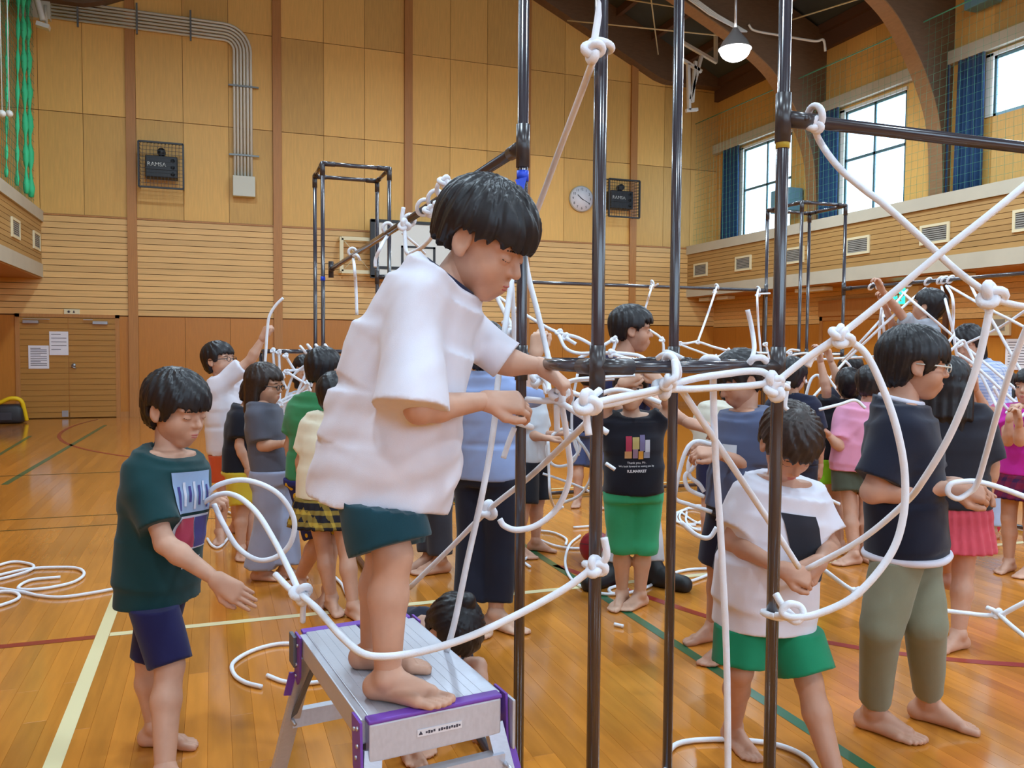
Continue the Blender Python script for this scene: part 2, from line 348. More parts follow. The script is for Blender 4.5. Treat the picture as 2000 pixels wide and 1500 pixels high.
# window frames and panes (right side, the ones the hall shows; left side the same)
M_al = mat('window_frame', (96, 128, 140), .4, .3); M_glass = mat('frosted_glass', (245, 250, 255), .5)
g = M_glass.node_tree; tr = g.nodes.new('ShaderNodeBsdfTranslucent'); tp = g.nodes.new('ShaderNodeBsdfTransparent'); mx = g.nodes.new('ShaderNodeMixShader'); mx.inputs[0].default_value = .85
tr.inputs[0].default_value = (.95, .98, 1, 1)
g.links.new(tr.outputs[0], mx.inputs[1]); g.links.new(tp.outputs[0], mx.inputs[2]); g.links.new(mx.outputs[0], g.nodes['Material Output'].inputs[0])
wn = 0
for X, d, nm in ((XR, 1, 'right'), (XL, -1, 'left')):
    for k, (y0, y1, z0, z1) in enumerate(WIN if d > 0 else WINL):
        wn += 1; x0, x1 = X+d*.02, X+d*.05; xa, xb = min(x0, x1), max(x0, x1); fr = MB(); t = .045; ym = (y0+y1)/2
        for (a, b, c, e) in ((y0, y0+t, z0, z1), (y1-t, y1, z0, z1), (ym-t/2, ym+t/2, z0, z1), (y0, y1, z0, z0+t), (y0, y1, z1-t, z1)): fr.box((xa, a, c), (xb, b, e))
        if z0 < 4: fr.box((xa, y0, 4.78), (xb, y1, 4.83))
        o = fr.build('window_%d' % wn, M_al); tag(o, 'bright overexposed high window in the %s wall, %s' % (nm, (ordw+['seventh from the end wall'])[k]), None, kind='structure')
        for (a, b) in ((y0+t, ym-t/2), (ym+t/2, y1-t)):
            for (c, e) in (((z0+t, 4.78), (4.83, z1-t)) if z0 < 4 else ((z0+t, z1-t),)):
                MB().box((X+d*.035-.002, a, c), (X+d*.035+.002, b, e)).build('pane', M_glass, o)
        MB().box((min(X, X-d*.03), y1-.02, z0), (max(X, X-d*.03), y1+.1, z1+.04)).build('window_jamb', M_white, o)
        MB().box((min(X, X-d*.03), y0-.02, z1), (max(X, X-d*.03), y1+.1, z1+.05)).build('window_head', M_white, o)
# curtains
M_curt = mat('curtain', (16, 62, 104), .8, sheen=.3)
def curtain(X, d, y0, y1, label):
    v = []; f = []; n = 28
    for i in range(n+1):
        y = y0+(y1-y0)*i/n
        for z in (3.42, 4.2, 5.0, 5.8):
            v.append((X-d*(.1+.035*math.sin(i*1.35)+.01*math.sin(i*.6+z)), y+.03*(5.8-z)*(.3 if i > n/2 else -.1), z))
    for i in range(n):
        for j in range(3): a = i*4+j; f.append((a, a+1, a+5, a+4))
    m = MB().add(v, f, 0, True); o = m.build('curtain', M_curt); sm = o.modifiers.new('s', 'SOLIDIFY'); sm.thickness = .006
    tag(o, label, 'curtain', 'blue window curtains')
curtain(XR, 1, 15.58, 16.2, 'gathered blue curtain beside the high window nearest the end wall')
curtain(XR, 1, 12.5, 13.0, 'gathered blue curtain beside the middle high window on the right')
curtain(XR, 1, 9.42, 9.9, 'wide blue curtain beside the small high window at the right edge')
curtain(XR, 1, 10.05, 10.2, 'narrow strip of blue curtain behind the right hand timber arch')
# rear wall, behind the viewer: solid below, an open band above added for fill light
rw = MB().box((XL, YR-.15, -.06), (XR, YR, 2.6)).build('wall_rear', M_wain); tag(rw, 'rear wall of the hall behind the viewer with an open band added for fill light', None, kind='structure')
MB().box((XL, YR-.15, 5.9), (XR, YR, 11)).build('upper_wall', M_ply, rw)
for k in range(6): MB().box((XL+k*2.8, YR-.15, 2.6), (XL+k*2.8+.5, YR, 5.9)).build('pier', M_ply, rw)
# ---- roof
for s in (-1, 1):
    x1 = RIDGE+s*(XR-RIDGE+.3); v = [(RIDGE, YR, deck_z(RIDGE)), (x1, YR, deck_z(x1)), (x1, YB+.1, deck_z(x1)), (RIDGE, YB+.1, deck_z(RIDGE))]
    o = MB().add(v+[(a, b, c+.1) for a, b, c in v], [(0, 1, 2, 3), (7, 6, 5, 4), (0, 4, 5, 1), (1, 5, 6, 2), (2, 6, 7, 3), (3, 7, 4, 0)]).build('ceiling', M_deck)
    tag(o, 'dark pitched roof deck over the %s half of the hall' % ('right' if s > 0 else 'left'), None, kind='structure')
    for k in range(9):
        x = RIDGE+s*(.25+k*.86); z = deck_z(x)
        MB().box((x-.05, YR, z-.16), (x+.05, YB-.28, z-.0)).build('purlin', M_purlin, o)
    if s > 0: roof = o
    else: roof_l = o
inner = [(RIDGE, 9.25), (5.5, 8.55), (6.7, 8.0), (7.78, 7.51), (8.86, 7.03), (9.62, 6.6), (10.0, 6.24), (10.42, 5.65), (10.72, 5.0), (10.82, 4.3), (10.84, 3.3)]
inner = [tuple(p) for p in catmull([(a, 0, b) for a, b in inner], 5)[:, [0, 2]]]
for k, y in enumerate((13.1, 10.2, 7.3, 4.4, 1.5, -1.4)):
    for s in (1, -1):
        P = [(RIDGE+s*(a-RIDGE), y-.13, b+(.4*min(1, max(0, (b-5)/2)) if s < 0 else 0)) for a, b in inner]; Q = [(RIDGE+s*(XR-.003-RIDGE), y-.13, 3.3), (RIDGE+s*(XR-.003-RIDGE), y-.13, 7.3), (RIDGE, y-.13, 10.6)]
        o = MB().prism(P+Q, (0, .26, 0)).build('timber_arch', M_beam, roof if s > 0 else roof_l); mesh_fix(o)
        if s < 0: continue
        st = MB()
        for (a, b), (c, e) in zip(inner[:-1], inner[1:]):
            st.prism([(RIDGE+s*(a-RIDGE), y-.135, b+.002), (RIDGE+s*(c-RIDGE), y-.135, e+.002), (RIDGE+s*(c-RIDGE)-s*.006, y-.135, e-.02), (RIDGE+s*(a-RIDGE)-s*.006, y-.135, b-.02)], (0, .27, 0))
        st.build('soffit_lit_strip', M_beamlit, o)  # strip carrying the lit look of the arch underside in its colour
# roof fittings: bracing rods, hoop bracket
rods = [[(6.9, 16.2, 8.8), (9.9, 13.3, 7.5)], [(9.2, 16.2, 7.75), (7.2, 13.3, 8.7)], [(9.9, 13.0, 7.35), (10.6, 10.4, 7.2)], [(7.4, 13, 8.55), (10.6, 10.4, 7.25)], [(6.9, 15.9, 8.05), (9.6, 13.2, 7.1)]]
for k, r in enumerate(rods): MB().tube(r, .014, 6).build('bracing_rod', M_cream, roof)
br = empty('hoop_bracket', onY(1345, 215, 15.0), 'white steel bracket frame hanging from the roof left of the lamp', 'bracket')
A = lambda px, py: onY(px, py, 15.0)
for (p, q_) in (((1328, 80), (1400, 122)), ((1325, 112), (1370, 140)), ((1344, 125), (1346, 215)), ((1370, 110), (1347, 195)), ((1358, 120), (1352, 200)), ((1340, 216), (1362, 214)), ((1332, 82), (1332, 8)), ((1398, 120), (1398, 52))):
    MB().beam(A(*p), A(*q_), .07, .06).build('bracket_bar', M_white, br)
# bundle of white cables along the arch
for k in range(4): tag(MB().tube([onY(1330+k*5, -12, 12.9), onY(1385+k*5, 28, 12.9), onY(1450+k*3, 62, 12.9)], .016, 6).build('roof_conduit', M_white), 'thin white conduit above the ceiling lamp beside the arch', 'conduit', 'roof conduits by the lamp')
tag(MB().tube(catmull([onY(1462, 48, 12.9), onY(1475, 60, 12.9), onY(1530, 70, 12.7), onY(1590, 80, 12.3), onY(1608, 78, 12.2), onY(1612, 100, 12.2)]), .022, 6).build('roof_pipe', M_white), 'curving pale pipe from the ceiling lamp towards the right wall', 'pipe')
# ---- lamps
M_lamp = mat('lamp_glow', (255, 255, 255), .5, emit=14.); M_shade = mat('lamp_shade', (210, 212, 214), .35, .6)
def lamp(loc, label, first=[None]):
    e = empty('ceiling_lamp', loc, label, 'lamp', 'high bay ceiling lamps')
    if first[0] is None:
        prof = [(.04, .34), (.06, .3), (.1, .24), (.2, .12), (.26, 0)]; n = 28; v = []; f = []
        for r, z in prof: v += [(r*math.cos(2*math.pi*i/n), r*math.sin(2*math.pi*i/n), z) for i in range(n)]
        f = [(j*n+i, j*n+(i+1) % n, (j+1)*n+(i+1) % n, (j+1)*n+i) for j in range(len(prof)-1) for i in range(n)]
        first[0] = [MB().add([np.add(p, loc) for p in v], f, 0, True).build('lamp_shade', M_shade, e), None, None]
        n = 28; v = [(.245*math.cos(t)*math.cos(2*math.pi*i/n), .245*math.cos(t)*math.sin(2*math.pi*i/n), -.2*math.sin(t)+.01) for t in np.linspace(0, 1.5, 8) for i in range(n)]
        first[0][1] = MB().add([np.add(p, loc) for p in v], [(j*n+i, j*n+(i+1) % n, (j+1)*n+(i+1) % n, (j+1)*n+i) for j in range(7) for i in range(n)]+[tuple(range(7*n, 8*n))], 0, True).build('lamp_glass', M_lamp, e)
        first[0][2] = MB().tube([np.add(loc, (0, 0, .33)), np.add(loc, (0, 0, 1.2))], .02).build('stem', M_shade, e)
        first.append(Vector(loc))
    else:
        for p in first[0]:
            c = p.copy(); COL.objects.link(c); c.parent = e; c.matrix_parent_inverse = Matrix.Translation(first[1]).inverted()
    ld = bpy.data.lights.new('lamp_light', 'AREA'); ld.shape = 'DISK'; ld.size = .5; ld.energy = LAMP_POWER; ld.color = (.66, .85, 1.)
    lo = bpy.data.objects.new('lamp_light', ld); COL.objects.link(lo); lo.parent = e; lo.location = (0, 0, -.24)
LP = [(7.93, 11.5)]+[(x, y) for y in (11.5, 7.0, 2.5, -2.0) for x in (-.4, 3.8, 7.93) if (x, y) != (7.93, 11.5)]
for k, (x, y) in enumerate(LP): lamp((x, y, 6.14 if x > 5 else 7.2), 'glaring round ceiling lamp under the right hand roof slope' if k == 0 else 'high bay ceiling lamp in the %s row, %s' % (('first', 'second', 'third', 'fourth')[int((11.5-y)/4.5)], 'left' if x < 0 else 'middle' if x < 5 else 'right'))
# ---- things on the end wall
SPK = []
def speaker(cx, cz, label, rot=0):
    e = empty('wall_speaker', (cx, YB-.1, cz-.4), label, 'speaker', 'caged wall speakers')
    b = MB().box((cx-.27, YB-.3, cz-.2), (cx+.27, YB-.06, cz+.19), bev=.02).build('cabinet', M_dark, e)
    for k in range(3): MB().disc((cx+.19, YB-.305, cz-.13+k*.12), (0, 1, 0), .035, .02, 14).build('driver', mat('rubber', (20, 20, 22), .7), b)
    MB().box((cx-.27, YB-.315, cz-.06), (cx+.27, YB-.3, cz-.045)).build('grille_bar', M_dark, b)
    SPK.append((b, cx, cz))
    MB().disc((cx, YB-.2, cz+.27), (0, 1, 0), .07, .12, 16).build('mount', M_dark, e)
    fr = MB()
    for (p, q_) in (((-.37, -.4), (.37, -.4)), ((-.37, .4), (.37, .4)), ((-.37, -.4), (-.37, .4)), ((.37, -.4), (.37, .4))): fr.beam((cx+p[0], YB-.4, cz+p[1]), (cx+q_[0], YB-.4, cz+q_[1]), .045, .03)
    fr.build('cage_frame', M_dark, e)
    w = MB()
    for k in range(13):
        x = cx-.36+k*.06; w.beam((x, YB-.4, cz-.4), (x, YB-.4, cz+.4), .006, .006); w.beam((x, YB-.4, cz+.4), (x, YB, cz+.46), .008, .008)
        z = cz-.39+k*.065; w.beam((cx-.37, YB-.4, z), (cx+.37, YB-.4, z), .006, .006)
        for sx in (-.37, .37): w.beam((cx+sx, YB-.4, z), (cx+sx, YB, z+.03), .008, .008)
    w.build('cage_wires', M_dark, e)['kind'] = 'stuff'
speaker(-.86, 4.54, 'black caged loudspeaker on the left part of the end wall'); speaker(8.42, 4.57, 'black caged loudspeaker beside the wall clock')
ck = empty('wall_clock', (7.55, YB-.03, 4.28), 'round white wall clock showing about twenty past ten', 'clock')
cc = np.array((7.55, YB-.05, 4.56)); MB().disc(cc, (0, 1, 0), .28, .06, 40).build('rim', mat('clock_rim', (200, 196, 182), .4), ck); MB().disc(cc-(0, .032, 0), (0, 1, 0), .262, .006, 40).build('dial', M_paper, ck)
for (hr, l, w) in ((10.33/12, .13, .018), (19.5/60, .21, .012)):
    d = np.array((math.sin(hr*2*math.pi), 0, math.cos(hr*2*math.pi))); MB().beam(cc-(0, .04, 0)-d*.03, cc-(0, .04, 0)+d*l, w, .004, up=(0, 1, 0)).build('hand', M_dark, ck)
def text_obj(name, body, size, M, parent, mt, align='CENTER'):
    tx = bpy.data.curves.new(name, 'FONT'); tx.body = body; tx.size = size; tx.align_x = align; tx.align_y = 'CENTER'; tx.extrude = .0006
    to = bpy.data.objects.new(name, tx); tx.materials.append(mt)
    COL.objects.link(to); dg = bpy.context.evaluated_depsgraph_get(); me = bpy.data.meshes.new_from_object(to.evaluated_get(dg)); bpy.data.objects.remove(to)
    me.transform(M); return link(name, me, parent)
for b_, x_, z_ in SPK: text_obj('brand_lettering', 'RAMSA', .1, Matrix.Translation((x_-.08, YB-.304, z_+.03)) @ Matrix.Rotation(math.pi/2, 4, 'X'), b_, M_white)
for h in range(1, 13):
    t = h/12*2*math.pi; text_obj('numeral', str(h), .075, Matrix.Translation((cc[0]+.205*math.sin(t), YB-.087, cc[2]+.205*math.cos(t))) @ Matrix.Rotation(math.pi/2, 4, 'X'), ck, M_dark)
# conduits and junction box
jb = MB().box((.36, YB-.2, 4.12), (.76, YB-.02, 4.5), bev=.012).build('junction_box', mat('box_grey', (206, 204, 188), .5)); tag(jb, 'pale grey junction box at the foot of the wall conduits', 'junction box')
for k in range(6):
    x = .4+k*.06; zt = 7.0+k*.06; r = .18+k*.06; P = [(x, YB-.07, 4.45), (x, YB-.07, zt-r)]
    P += [(x-r+r*math.cos(t), YB-.07, zt-r+r*math.sin(t)) for t in np.linspace(.2, math.pi/2, 7)]+[(-2.7, YB-.07, zt+.02)]
    tag(MB().tube(P, .024, 10).build('wall_conduit', mat('conduit', (214, 212, 200), .4)), 'pale steel conduit bending down to the junction box, %s of six' % ('first', 'second', 'third', 'fourth', 'fifth', 'sixth')[k], 'conduit', 'wall conduits')
for k_, (a, b) in enumerate((((.3, 4.9), (.84, 4.9)), ((.3, 6.18), (.84, 6.18)), ((-.35, 6.9), (-.35, 7.45)), ((-1.25, 6.9), (-1.25, 7.45)), ((-2.2, 6.9), (-2.2, 7.45)))):
    tag(MB().beam((a[0], YB-.1, a[1]), (b[0], YB-.1, b[1]), .03, .03, up=(0, 1, 0)).build('conduit_clamp', mat('steel_grey', (120, 122, 120), .45, .6)), 'grey clamp bar across the %s' % ('upright conduits just above the junction box', 'upright conduits below their bend', 'level conduits nearest the bend', 'middle of the level conduits', 'left end of the level conduits')[k_], 'clamp', 'conduit clamps')
tag(MB().box((-3.1, YB-.16, 6.95), (-2.62, YB-.03, 7.5)).build('duct_box', mat('box_grey')), 'grey duct box at the top left where the conduits end', 'box')
# basketball board
bb = empty('basketball_board', (3.4, 16.2, 2.68), 'white basketball backboard with black edge on the end wall', 'backboard')
x0, x1, z0, z1, y = 2.95, 4.75, 2.7, 3.78, 16.2
MB().box((x0, y, z0), (x1, y+.04, z1)).build('panel', M_white, bb)
for (a, b, c, e) in ((x0-.06, x0+.03, z0-.02, z1+.02), (x1-.03, x1+.03, z0-.02, z1+.02), (x0-.05, x1, z0-.04, z0+.02), (x0-.05, x1, z1-.03, z1+.03)): MB().box((a, y-.02, c), (b, y+.05, e)).build('edge', M_dark, bb)
for (a, b, c, e) in ((3.5, 3.55, 2.85, 3.32), (4.15, 4.2, 2.85, 3.32), (3.5, 4.2, 3.28, 3.32), (2.98, 4.72, 2.84, 2.9)): MB().box((a, y-.006, c), (b, y-.001, e)).build('marking', M_dark, bb)
for (p, q_) in (((2.35, 2.78), (2.35, 3.42)), ((2.35, 3.42), (2.92, 3.42)), ((2.35, 2.78), (2.92, 2.78))): MB().beam((p[0], 16.32, p[1]), (q_[0], 16.32, q_[1]), .07, .07, up=(0, 1, 0)).build('support_bar', M_cream, bb)
for (p, q_) in (((2.38, 2.8), (2.92, 3.4)), ((2.38, 3.4), (2.92, 2.8))): MB().tube([(p[0], 16.32, p[1]), (q_[0], 16.32, q_[1])], .008, 6).build('stay_wire', M_cream, bb)
for z in (2.78, 3.42): MB().beam((2.35, 16.32, z), (2.35, YB-.04, z), .06, .06).build('wall_arm', M_cream, bb)
# ---- exit sign, right wall things
M_exit = mat('exit_green', (40, 226, 190), .5, emit=1.6)
ex = empty('exit_sign', (10.9, 11.0, 2.1), 'lit green exit sign on a pale box under the right gallery', 'sign')
MB().box((10.86, 10.5, 2.08), (10.95, 11.35, 2.38)).build('sign_box', M_cream, ex); MB().box((10.85, 10.78, 2.1), (10.862, 11.04, 2.36)).build('green_panel', M_exit, ex)
rm = MB().disc((10.845, 10.93, 2.31), (1, 0, 0), .022, .006, 12).beam((10.845, 10.92, 2.28), (10.845, 10.9, 2.2), .006, .04, up=(0, 1, 0)).beam((10.845, 10.9, 2.2), (10.845, 10.84, 2.14), .006, .025, up=(0, 1, 0)).beam((10.845, 10.9, 2.2), (10.845, 10.97, 2.16), .006, .025, up=(0, 1, 0)).beam((10.845, 10.92, 2.27), (10.845, 10.85, 2.24), .006, .018, up=(0, 1, 0)).beam((10.845, 10.92, 2.27), (10.845, 10.98, 2.23), .006, .018, up=(0, 1, 0)); rm.build('running_figure', M_white, ex)
d2 = MB().box((10.93, 11.25, 0), (XR, 11.33, 1.95)).box((10.93, 12.85, 0), (XR, 12.93, 1.95)).box((10.93, 11.25, 1.87), (XR, 12.93, 1.95)).box((10.9, 11.25, 1.95), (XR, 12.93, 2.25)).build('door_2', M_pil); tag(d2, 'wooden door with dark frame under the right gallery', None, kind='structure')
for y in (11.33, 12.1): MB().box((10.95, y, .01), (10.975, y+.76, 1.87)).build('door_leaf', M_wain, d2)
for y in (10.0, 14.6): 
    MB().box((10.93, y, 0), (10.985, y+.08, 2.48)).build('trim_%d' % (1 if y < 12 else 2), M_purlin)['kind'] = 'structure'
cp = MB().box((10.93, 8.9, 1.55), (10.98, 9.25, 1.85), bev=.006).build('control_panel', M_cream); tag(cp, 'small framed control panel on the right wall', 'panel'); MB().box((10.92, 8.97, 1.62), (10.932, 9.18, 1.79)).build('screen', M_grey, cp)
def wnotice(y0, z0, w, h, label):
    o = MB().box((10.96, y0, z0), (10.975, y0+w, z0+h)).build('paper_notice', M_paper); tag(o, label, 'notice'); t = MB()
    for k in range(9): t.box((10.958, y0+w*.1, z0+h*(.88-.09*k)), (10.961, y0+w*.9, z0+h*(.9-.09*k)))
    t.build('print_lines', M_ink, o)['kind'] = 'stuff'
wnotice(8.55, 1.05, .42, .45, 'blank looking pale notice on the right wall behind the woman'); wnotice(7.6, 1.05, .55, .55, 'densely printed notice on the right wall at the picture edge')
for k, (y0, y1) in enumerate(((15.9, 16.3), (15.2, 15.6), (12.2, 13.0), (9.2, 10.2))): tag(MB().box((10.4, y0, 2.4), (10.6, y1, 2.47)).build('soffit_light', M_white), 'pale tube light fitting under the right gallery, %s' % ordw[k].replace('the end wall', 'the far corner'), 'light fitting', 'soffit lights')
sp = MB().box((10.6, 13.5, 4.05), (10.95, 14.05, 4.5), bev=.02).build('wall_unit', mat('unit_blue', (108, 150, 170), .6)); tag(sp, 'blue grey box on the right wall between window and arch', 'box')
sp = MB().box((10.7, 9.2, 6.45), (10.95, 9.65, 7.1), bev=.02).build('wall_unit', MATS['unit_blue']); tag(sp, 'blue grey box high on the right wall at the top of the picture', 'box')
# ---- safety nets
M_net = mat('net_green', (78, 150, 116), .7); M_net2 = mat('net_bundle', (60, 214, 150), .6)
def net(X, y0, y1, z0, z1, label, sp=.125, r=.0035, amp=.02):
    m = MB()
    ny, nz = int((y1-y0)/sp), int((z1-z0)/sp)
    for i in range(ny+1):
        y = y0+i*sp; m.tube([(X+amp*math.sin(y*2+z), y, z) for z in np.linspace(z0, z1, 7)], r, 3, cap=False)
    for j in range(nz+1):
        z = z0+j*sp; m.tube([(X+amp*math.sin(y*2+z), y, z) for y in np.linspace(y0, y1, int((y1-y0)*2.2))], r, 3, cap=False)
    o = m.build('safety_net', M_net); tag(o, label, 'net'); return o
n1 = net(GR+.1, 6.6, 16.5, 3.66, 6.42, 'fine green safety net hanging in front of the right windows', r=.002)
MB().tube([(GR+.1, 6.6, 6.43), (GR+.1, 11, 6.38), (GR+.1, 16.5, 6.43)], .01, 5).build('head_rope', M_net, n1)
n2 = net(GL-.05, 9.5, 16.45, 3.7, 8.4, 'green safety net hanging above the left gallery', r=.0035)
for px, w in ((12, .035), (33, .045), (52, .07), (61, .08)):
    P = [onX(px-(390-py)*.02*(1 if px > 40 else -.3), py, GL-.05) for py in (-20, 80, 180, 280, 385-(61-px)*.8)]
    MB().tube(catmull(P, 6), [w*(.5+.3*math.sin(i*1.7)) for i in range(25)], 8).build('gathered_fold', M_net2, n2)
for px in (4, 18):
    P = onX(px, 222, GL+.1); bm = bmesh.new(); bmesh.ops.create_uvsphere(bm, u_segments=14, v_segments=10, radius=.05)
    e = MB().bm(bm, 0, True); e.v = [tuple(np.add(v, P)) for v in e.v]; e.tube([P, P+(0, 0, 3)], .008, 5)
    tag(e.build('net_weight', M_white), 'white cord weight hanging by the left net, %s one' % ('outer' if px < 10 else 'inner'), 'weight', 'net cord weights')
# yellow and black bag by the left door
bgp = onZ(28, 826, 0); bgp[1] = min(bgp[1], 16.0)
b = empty('equipment_bag', bgp, 'black and yellow bag on the floor beside the double door', 'bag')
m = MB().box((-.28, -.18, 0), (.26, .18, .36), bev=.07); m.v = [(bgp[0]-.1+x*(1-.25*z)+.02*math.sin(z*14+y*9), bgp[1]+y*(1-.3*z), z*(1-.18*abs(x)/.28)+.002) for x, y, z in m.v]; m.sm = [True]*len(m.sm); m.build('body', M_dark, b)
MB().box((bgp[0]-.24, bgp[1]-.19, .06), (bgp[0]+.0, bgp[1]-.17, .19), bev=.01).build('front_pocket', mat('pocket_grey', (58, 58, 66), .7), b)
M_yel = mat('yellow_fabric', (236, 200, 20), .6); MB().tube(catmull([bgp+(-.2, -.1, .34), bgp+(-.02, -.12, .42), bgp+(.12, -.1, .38), bgp+(.16, -.05, .2), bgp+(.18, 0, .04)]), .035, 8).build('strap', M_yel, b)

bl = empty('wall_bracket_lamp', onY(90, 40, 15.9), 'white bracket lamp hanging at the top left corner', 'lamp')
MB().tube(catmull([onY(62, -30, 15.9), onY(72, 0, 15.9), onY(84, 40, 15.9)], 4), .05, 8).build('arm', M_white, bl); MB().tube([onY(88, 10, 15.95), onY(91, 50, 15.95)], .025, 8).build('stay', M_conc, bl); MB().beam(onY(72, 47, 15.9), onY(97, 55, 15.9), .16, .07).build('lamp_head', M_white, bl)
# ================================================================== PIPE FRAME
M_pipe = mat('coated_pipe', (60, 55, 62), .2, spec=.7, coat=.5)
M_sleeve = mat('pipe_sleeve', (58, 52, 54), .3, spec=.6)
PR = .0155; TS = .5
TA, TB, TC, TD = (.83, 2.22), (.77, 6.80), (5.10, 6.80), (5.15, 2.22)
ZT, ZB, ZM = 2.68, 1.90, 1.285
fr = empty('pipe_frame', (3.0, 4.4, 0), 'dark coated pipe frame of four square towers joined by rails', 'pipe frame')
def pipe(a, b, name, r=PR, m=None, parent=None, n=14): return MB().tube([a, b], r, n).build(name, m or M_pipe, parent or fr)
for (x, y) in (TA, TB, TC, TD):
    P = [(x, y), (x, y-TS), (x+TS, y), (x+TS, y-TS)]
    for (a, b) in P:
        p = pipe((a, b, 0), (a, b, ZT), 'pole')
        for z in (ZT-.04, ZM): pipe((a, b, z-.05), (a, b, z+.05), 'joint_sleeve', PR*1.22, M_sleeve, p)
    for z, nm in ((ZT, 'top_rail'), (ZM, 'ring_rail'), (.022, 'floor_rail')):
        for i, j in ((0, 1), (1, 3), (3, 2), (2, 0)):
            if z < .1 and (x, y) == TA: continue
            a, b = np.array((*P[i], z)), np.array((*P[j], z)); r_ = pipe(a, b, nm)
            t = (b-a)/np.linalg.norm(b-a)
            for e, s in ((a, 1), (b, -1)): pipe(e+t*s*.0, e+t*s*.09, 'joint_sleeve', PR*1.2, M_sleeve, r_)
def long_rail(a, b, z):
    for zz, nm in ((ZB, 'long_rail'), (.022, 'floor_rail')):
        p, q = np.array((*a, zz)), np.array((*b, zz)); t = (q-p)/np.linalg.norm(q-p); r_ = pipe(p, q, nm, PR*1.05)
        for e, s in ((p, 1), (q, -1)):
            MB().tube([e+t*s*.01, e+t*s*.1], PR*1.3, 14).disc(e+t*s*.055+(0, 0, 0), np.cross(t, (0, 0, 1)), .007, PR*2.9, 10).build('end_fitting', M_sleeve, r_)
            if zz > 1: pipe(e-(0, 0, .06), e+(0, 0, .06), 'joint_sleeve', PR*1.25, M_sleeve, r_)
long_rail(TA, (TA[0], TB[1]-TS), 0); long_rail((TA[0]+TS, TA[1]-TS), (TD[0], TD[1]-TS), 0)
long_rail((TB[0]+TS, TB[1]), (TC[0], TC[1]), 0); long_rail((TC[0]+TS, TC[1]-TS), (TD[0]+TS, TD[1]), 0)
# half-height side cell at the far left tower
for y in (TB[1], TB[1]-TS):
    pipe((TB[0]-.42, y, 0), (TB[0]-.42, y, ZM), 'short_post'); pipe((TB[0]-.42, y, ZM), (TB[0], y, ZM), 'ring_rail')
pipe((TB[0]-.42, TB[1]-TS, ZM), (TB[0]-.42, TB[1], ZM), 'ring_rail')
# tapes
M_tb = mat('tape_blue', (24, 70, 214), .4); M_ty = mat('tape_yellow', (196, 176, 70), .5)
def tape(x, y, z, h, m, label):
    o = MB().tube([(x, y, z-h/2), (x, y, z+h/2)], PR*1.12, 14).build('tape_band', m, fr); return o
tape(TA[0], TA[1], 1.815, .03, M_tb, ''); MB().add([(TA[0]-.03, TA[1]-.02, 1.8), (TA[0]+.005, TA[1]-.022, 1.81), (TA[0]-.005, TA[1]-.024, 1.775), (TA[0]-.022, TA[1]-.03, 1.765)], [(0, 1, 2, 3)]).build('tape_flap', M_tb, fr)
tape(TA[0]+TS, TA[1]-TS, 1.84, .028, M_ty, ''); tape(TB[0]+TS, TB[1], 1.9, .04, M_white, ''); tape(TB[0], TB[1]-TS, 1.83, .03, M_tb, '')
# ================================================================== STEP STOOL
M_alu = mat('brushed_aluminium', (206, 210, 222), .38, .55, var=.05, vscale=60, stretch=(1, 12, 1)); M_pur = mat('purple_bracket', (120, 70, 178), .45); M_rub = mat('rubber_foot', (70, 60, 120), .7); M_stl = mat('stool_lock_grey', (110, 116, 128), .5, .4)
SA, SB = np.array((.477, 1.808, 0)), np.array((.395, 2.467, 0)); su = (SB-SA)/np.linalg.norm(SB-SA); sv = np.array((su[1], -su[0], 0)); sl = np.linalg.norm(SB-SA); sw = .325; ZS = .5
def SP(u, v, z): return SA+su*u+sv*v+np.array((0, 0, z))
st = empty('step_stool', SP(sl/2, 0, 0), 'aluminium step stool with purple corner brackets under the boy in white', 'step stool')
def obox(u0, u1, v0, v1, z0, z1, name, m, parent=st, bev=.004):
    b = MB().box((u0, v0, z0), (u1, v1, z1), bev=bev); b.v = [tuple(SP(*p)) for p in b.v]; return mesh_fix(b.build(name, m, parent))
for k in range(2):
    v0 = -sw/2+.006+k*(sw/2-.003); dk = obox(.01, sl-.01, v0, v0+sw/2-.012, ZS-.03, ZS, 'deck_plank', M_alu)
    for j in range(6): obox(.012, sl-.012, v0+.003+j*.0245, v0+.0255+j*.0245, ZS-.0005, ZS+.0006, 'grip_rib', M_alu, dk, bev=0)
for u0 in (0, sl-.028):
    obox(u0, u0+.028, -sw/2, sw/2, ZS-.095, ZS-.008, 'end_apron', M_alu); obox(u0-.003, u0+.031, -sw/2-.002, sw/2+.002, ZS-.008, ZS+.002, 'purple_edge', M_pur)
for s in (-1, 1): obox(.028, sl-.028, s*sw/2-.012, s*sw/2+.012, ZS-.062, ZS-.004, 'side_rail', M_alu)
M_riv = mat('rivet', (200, 200, 206), .3, .8)
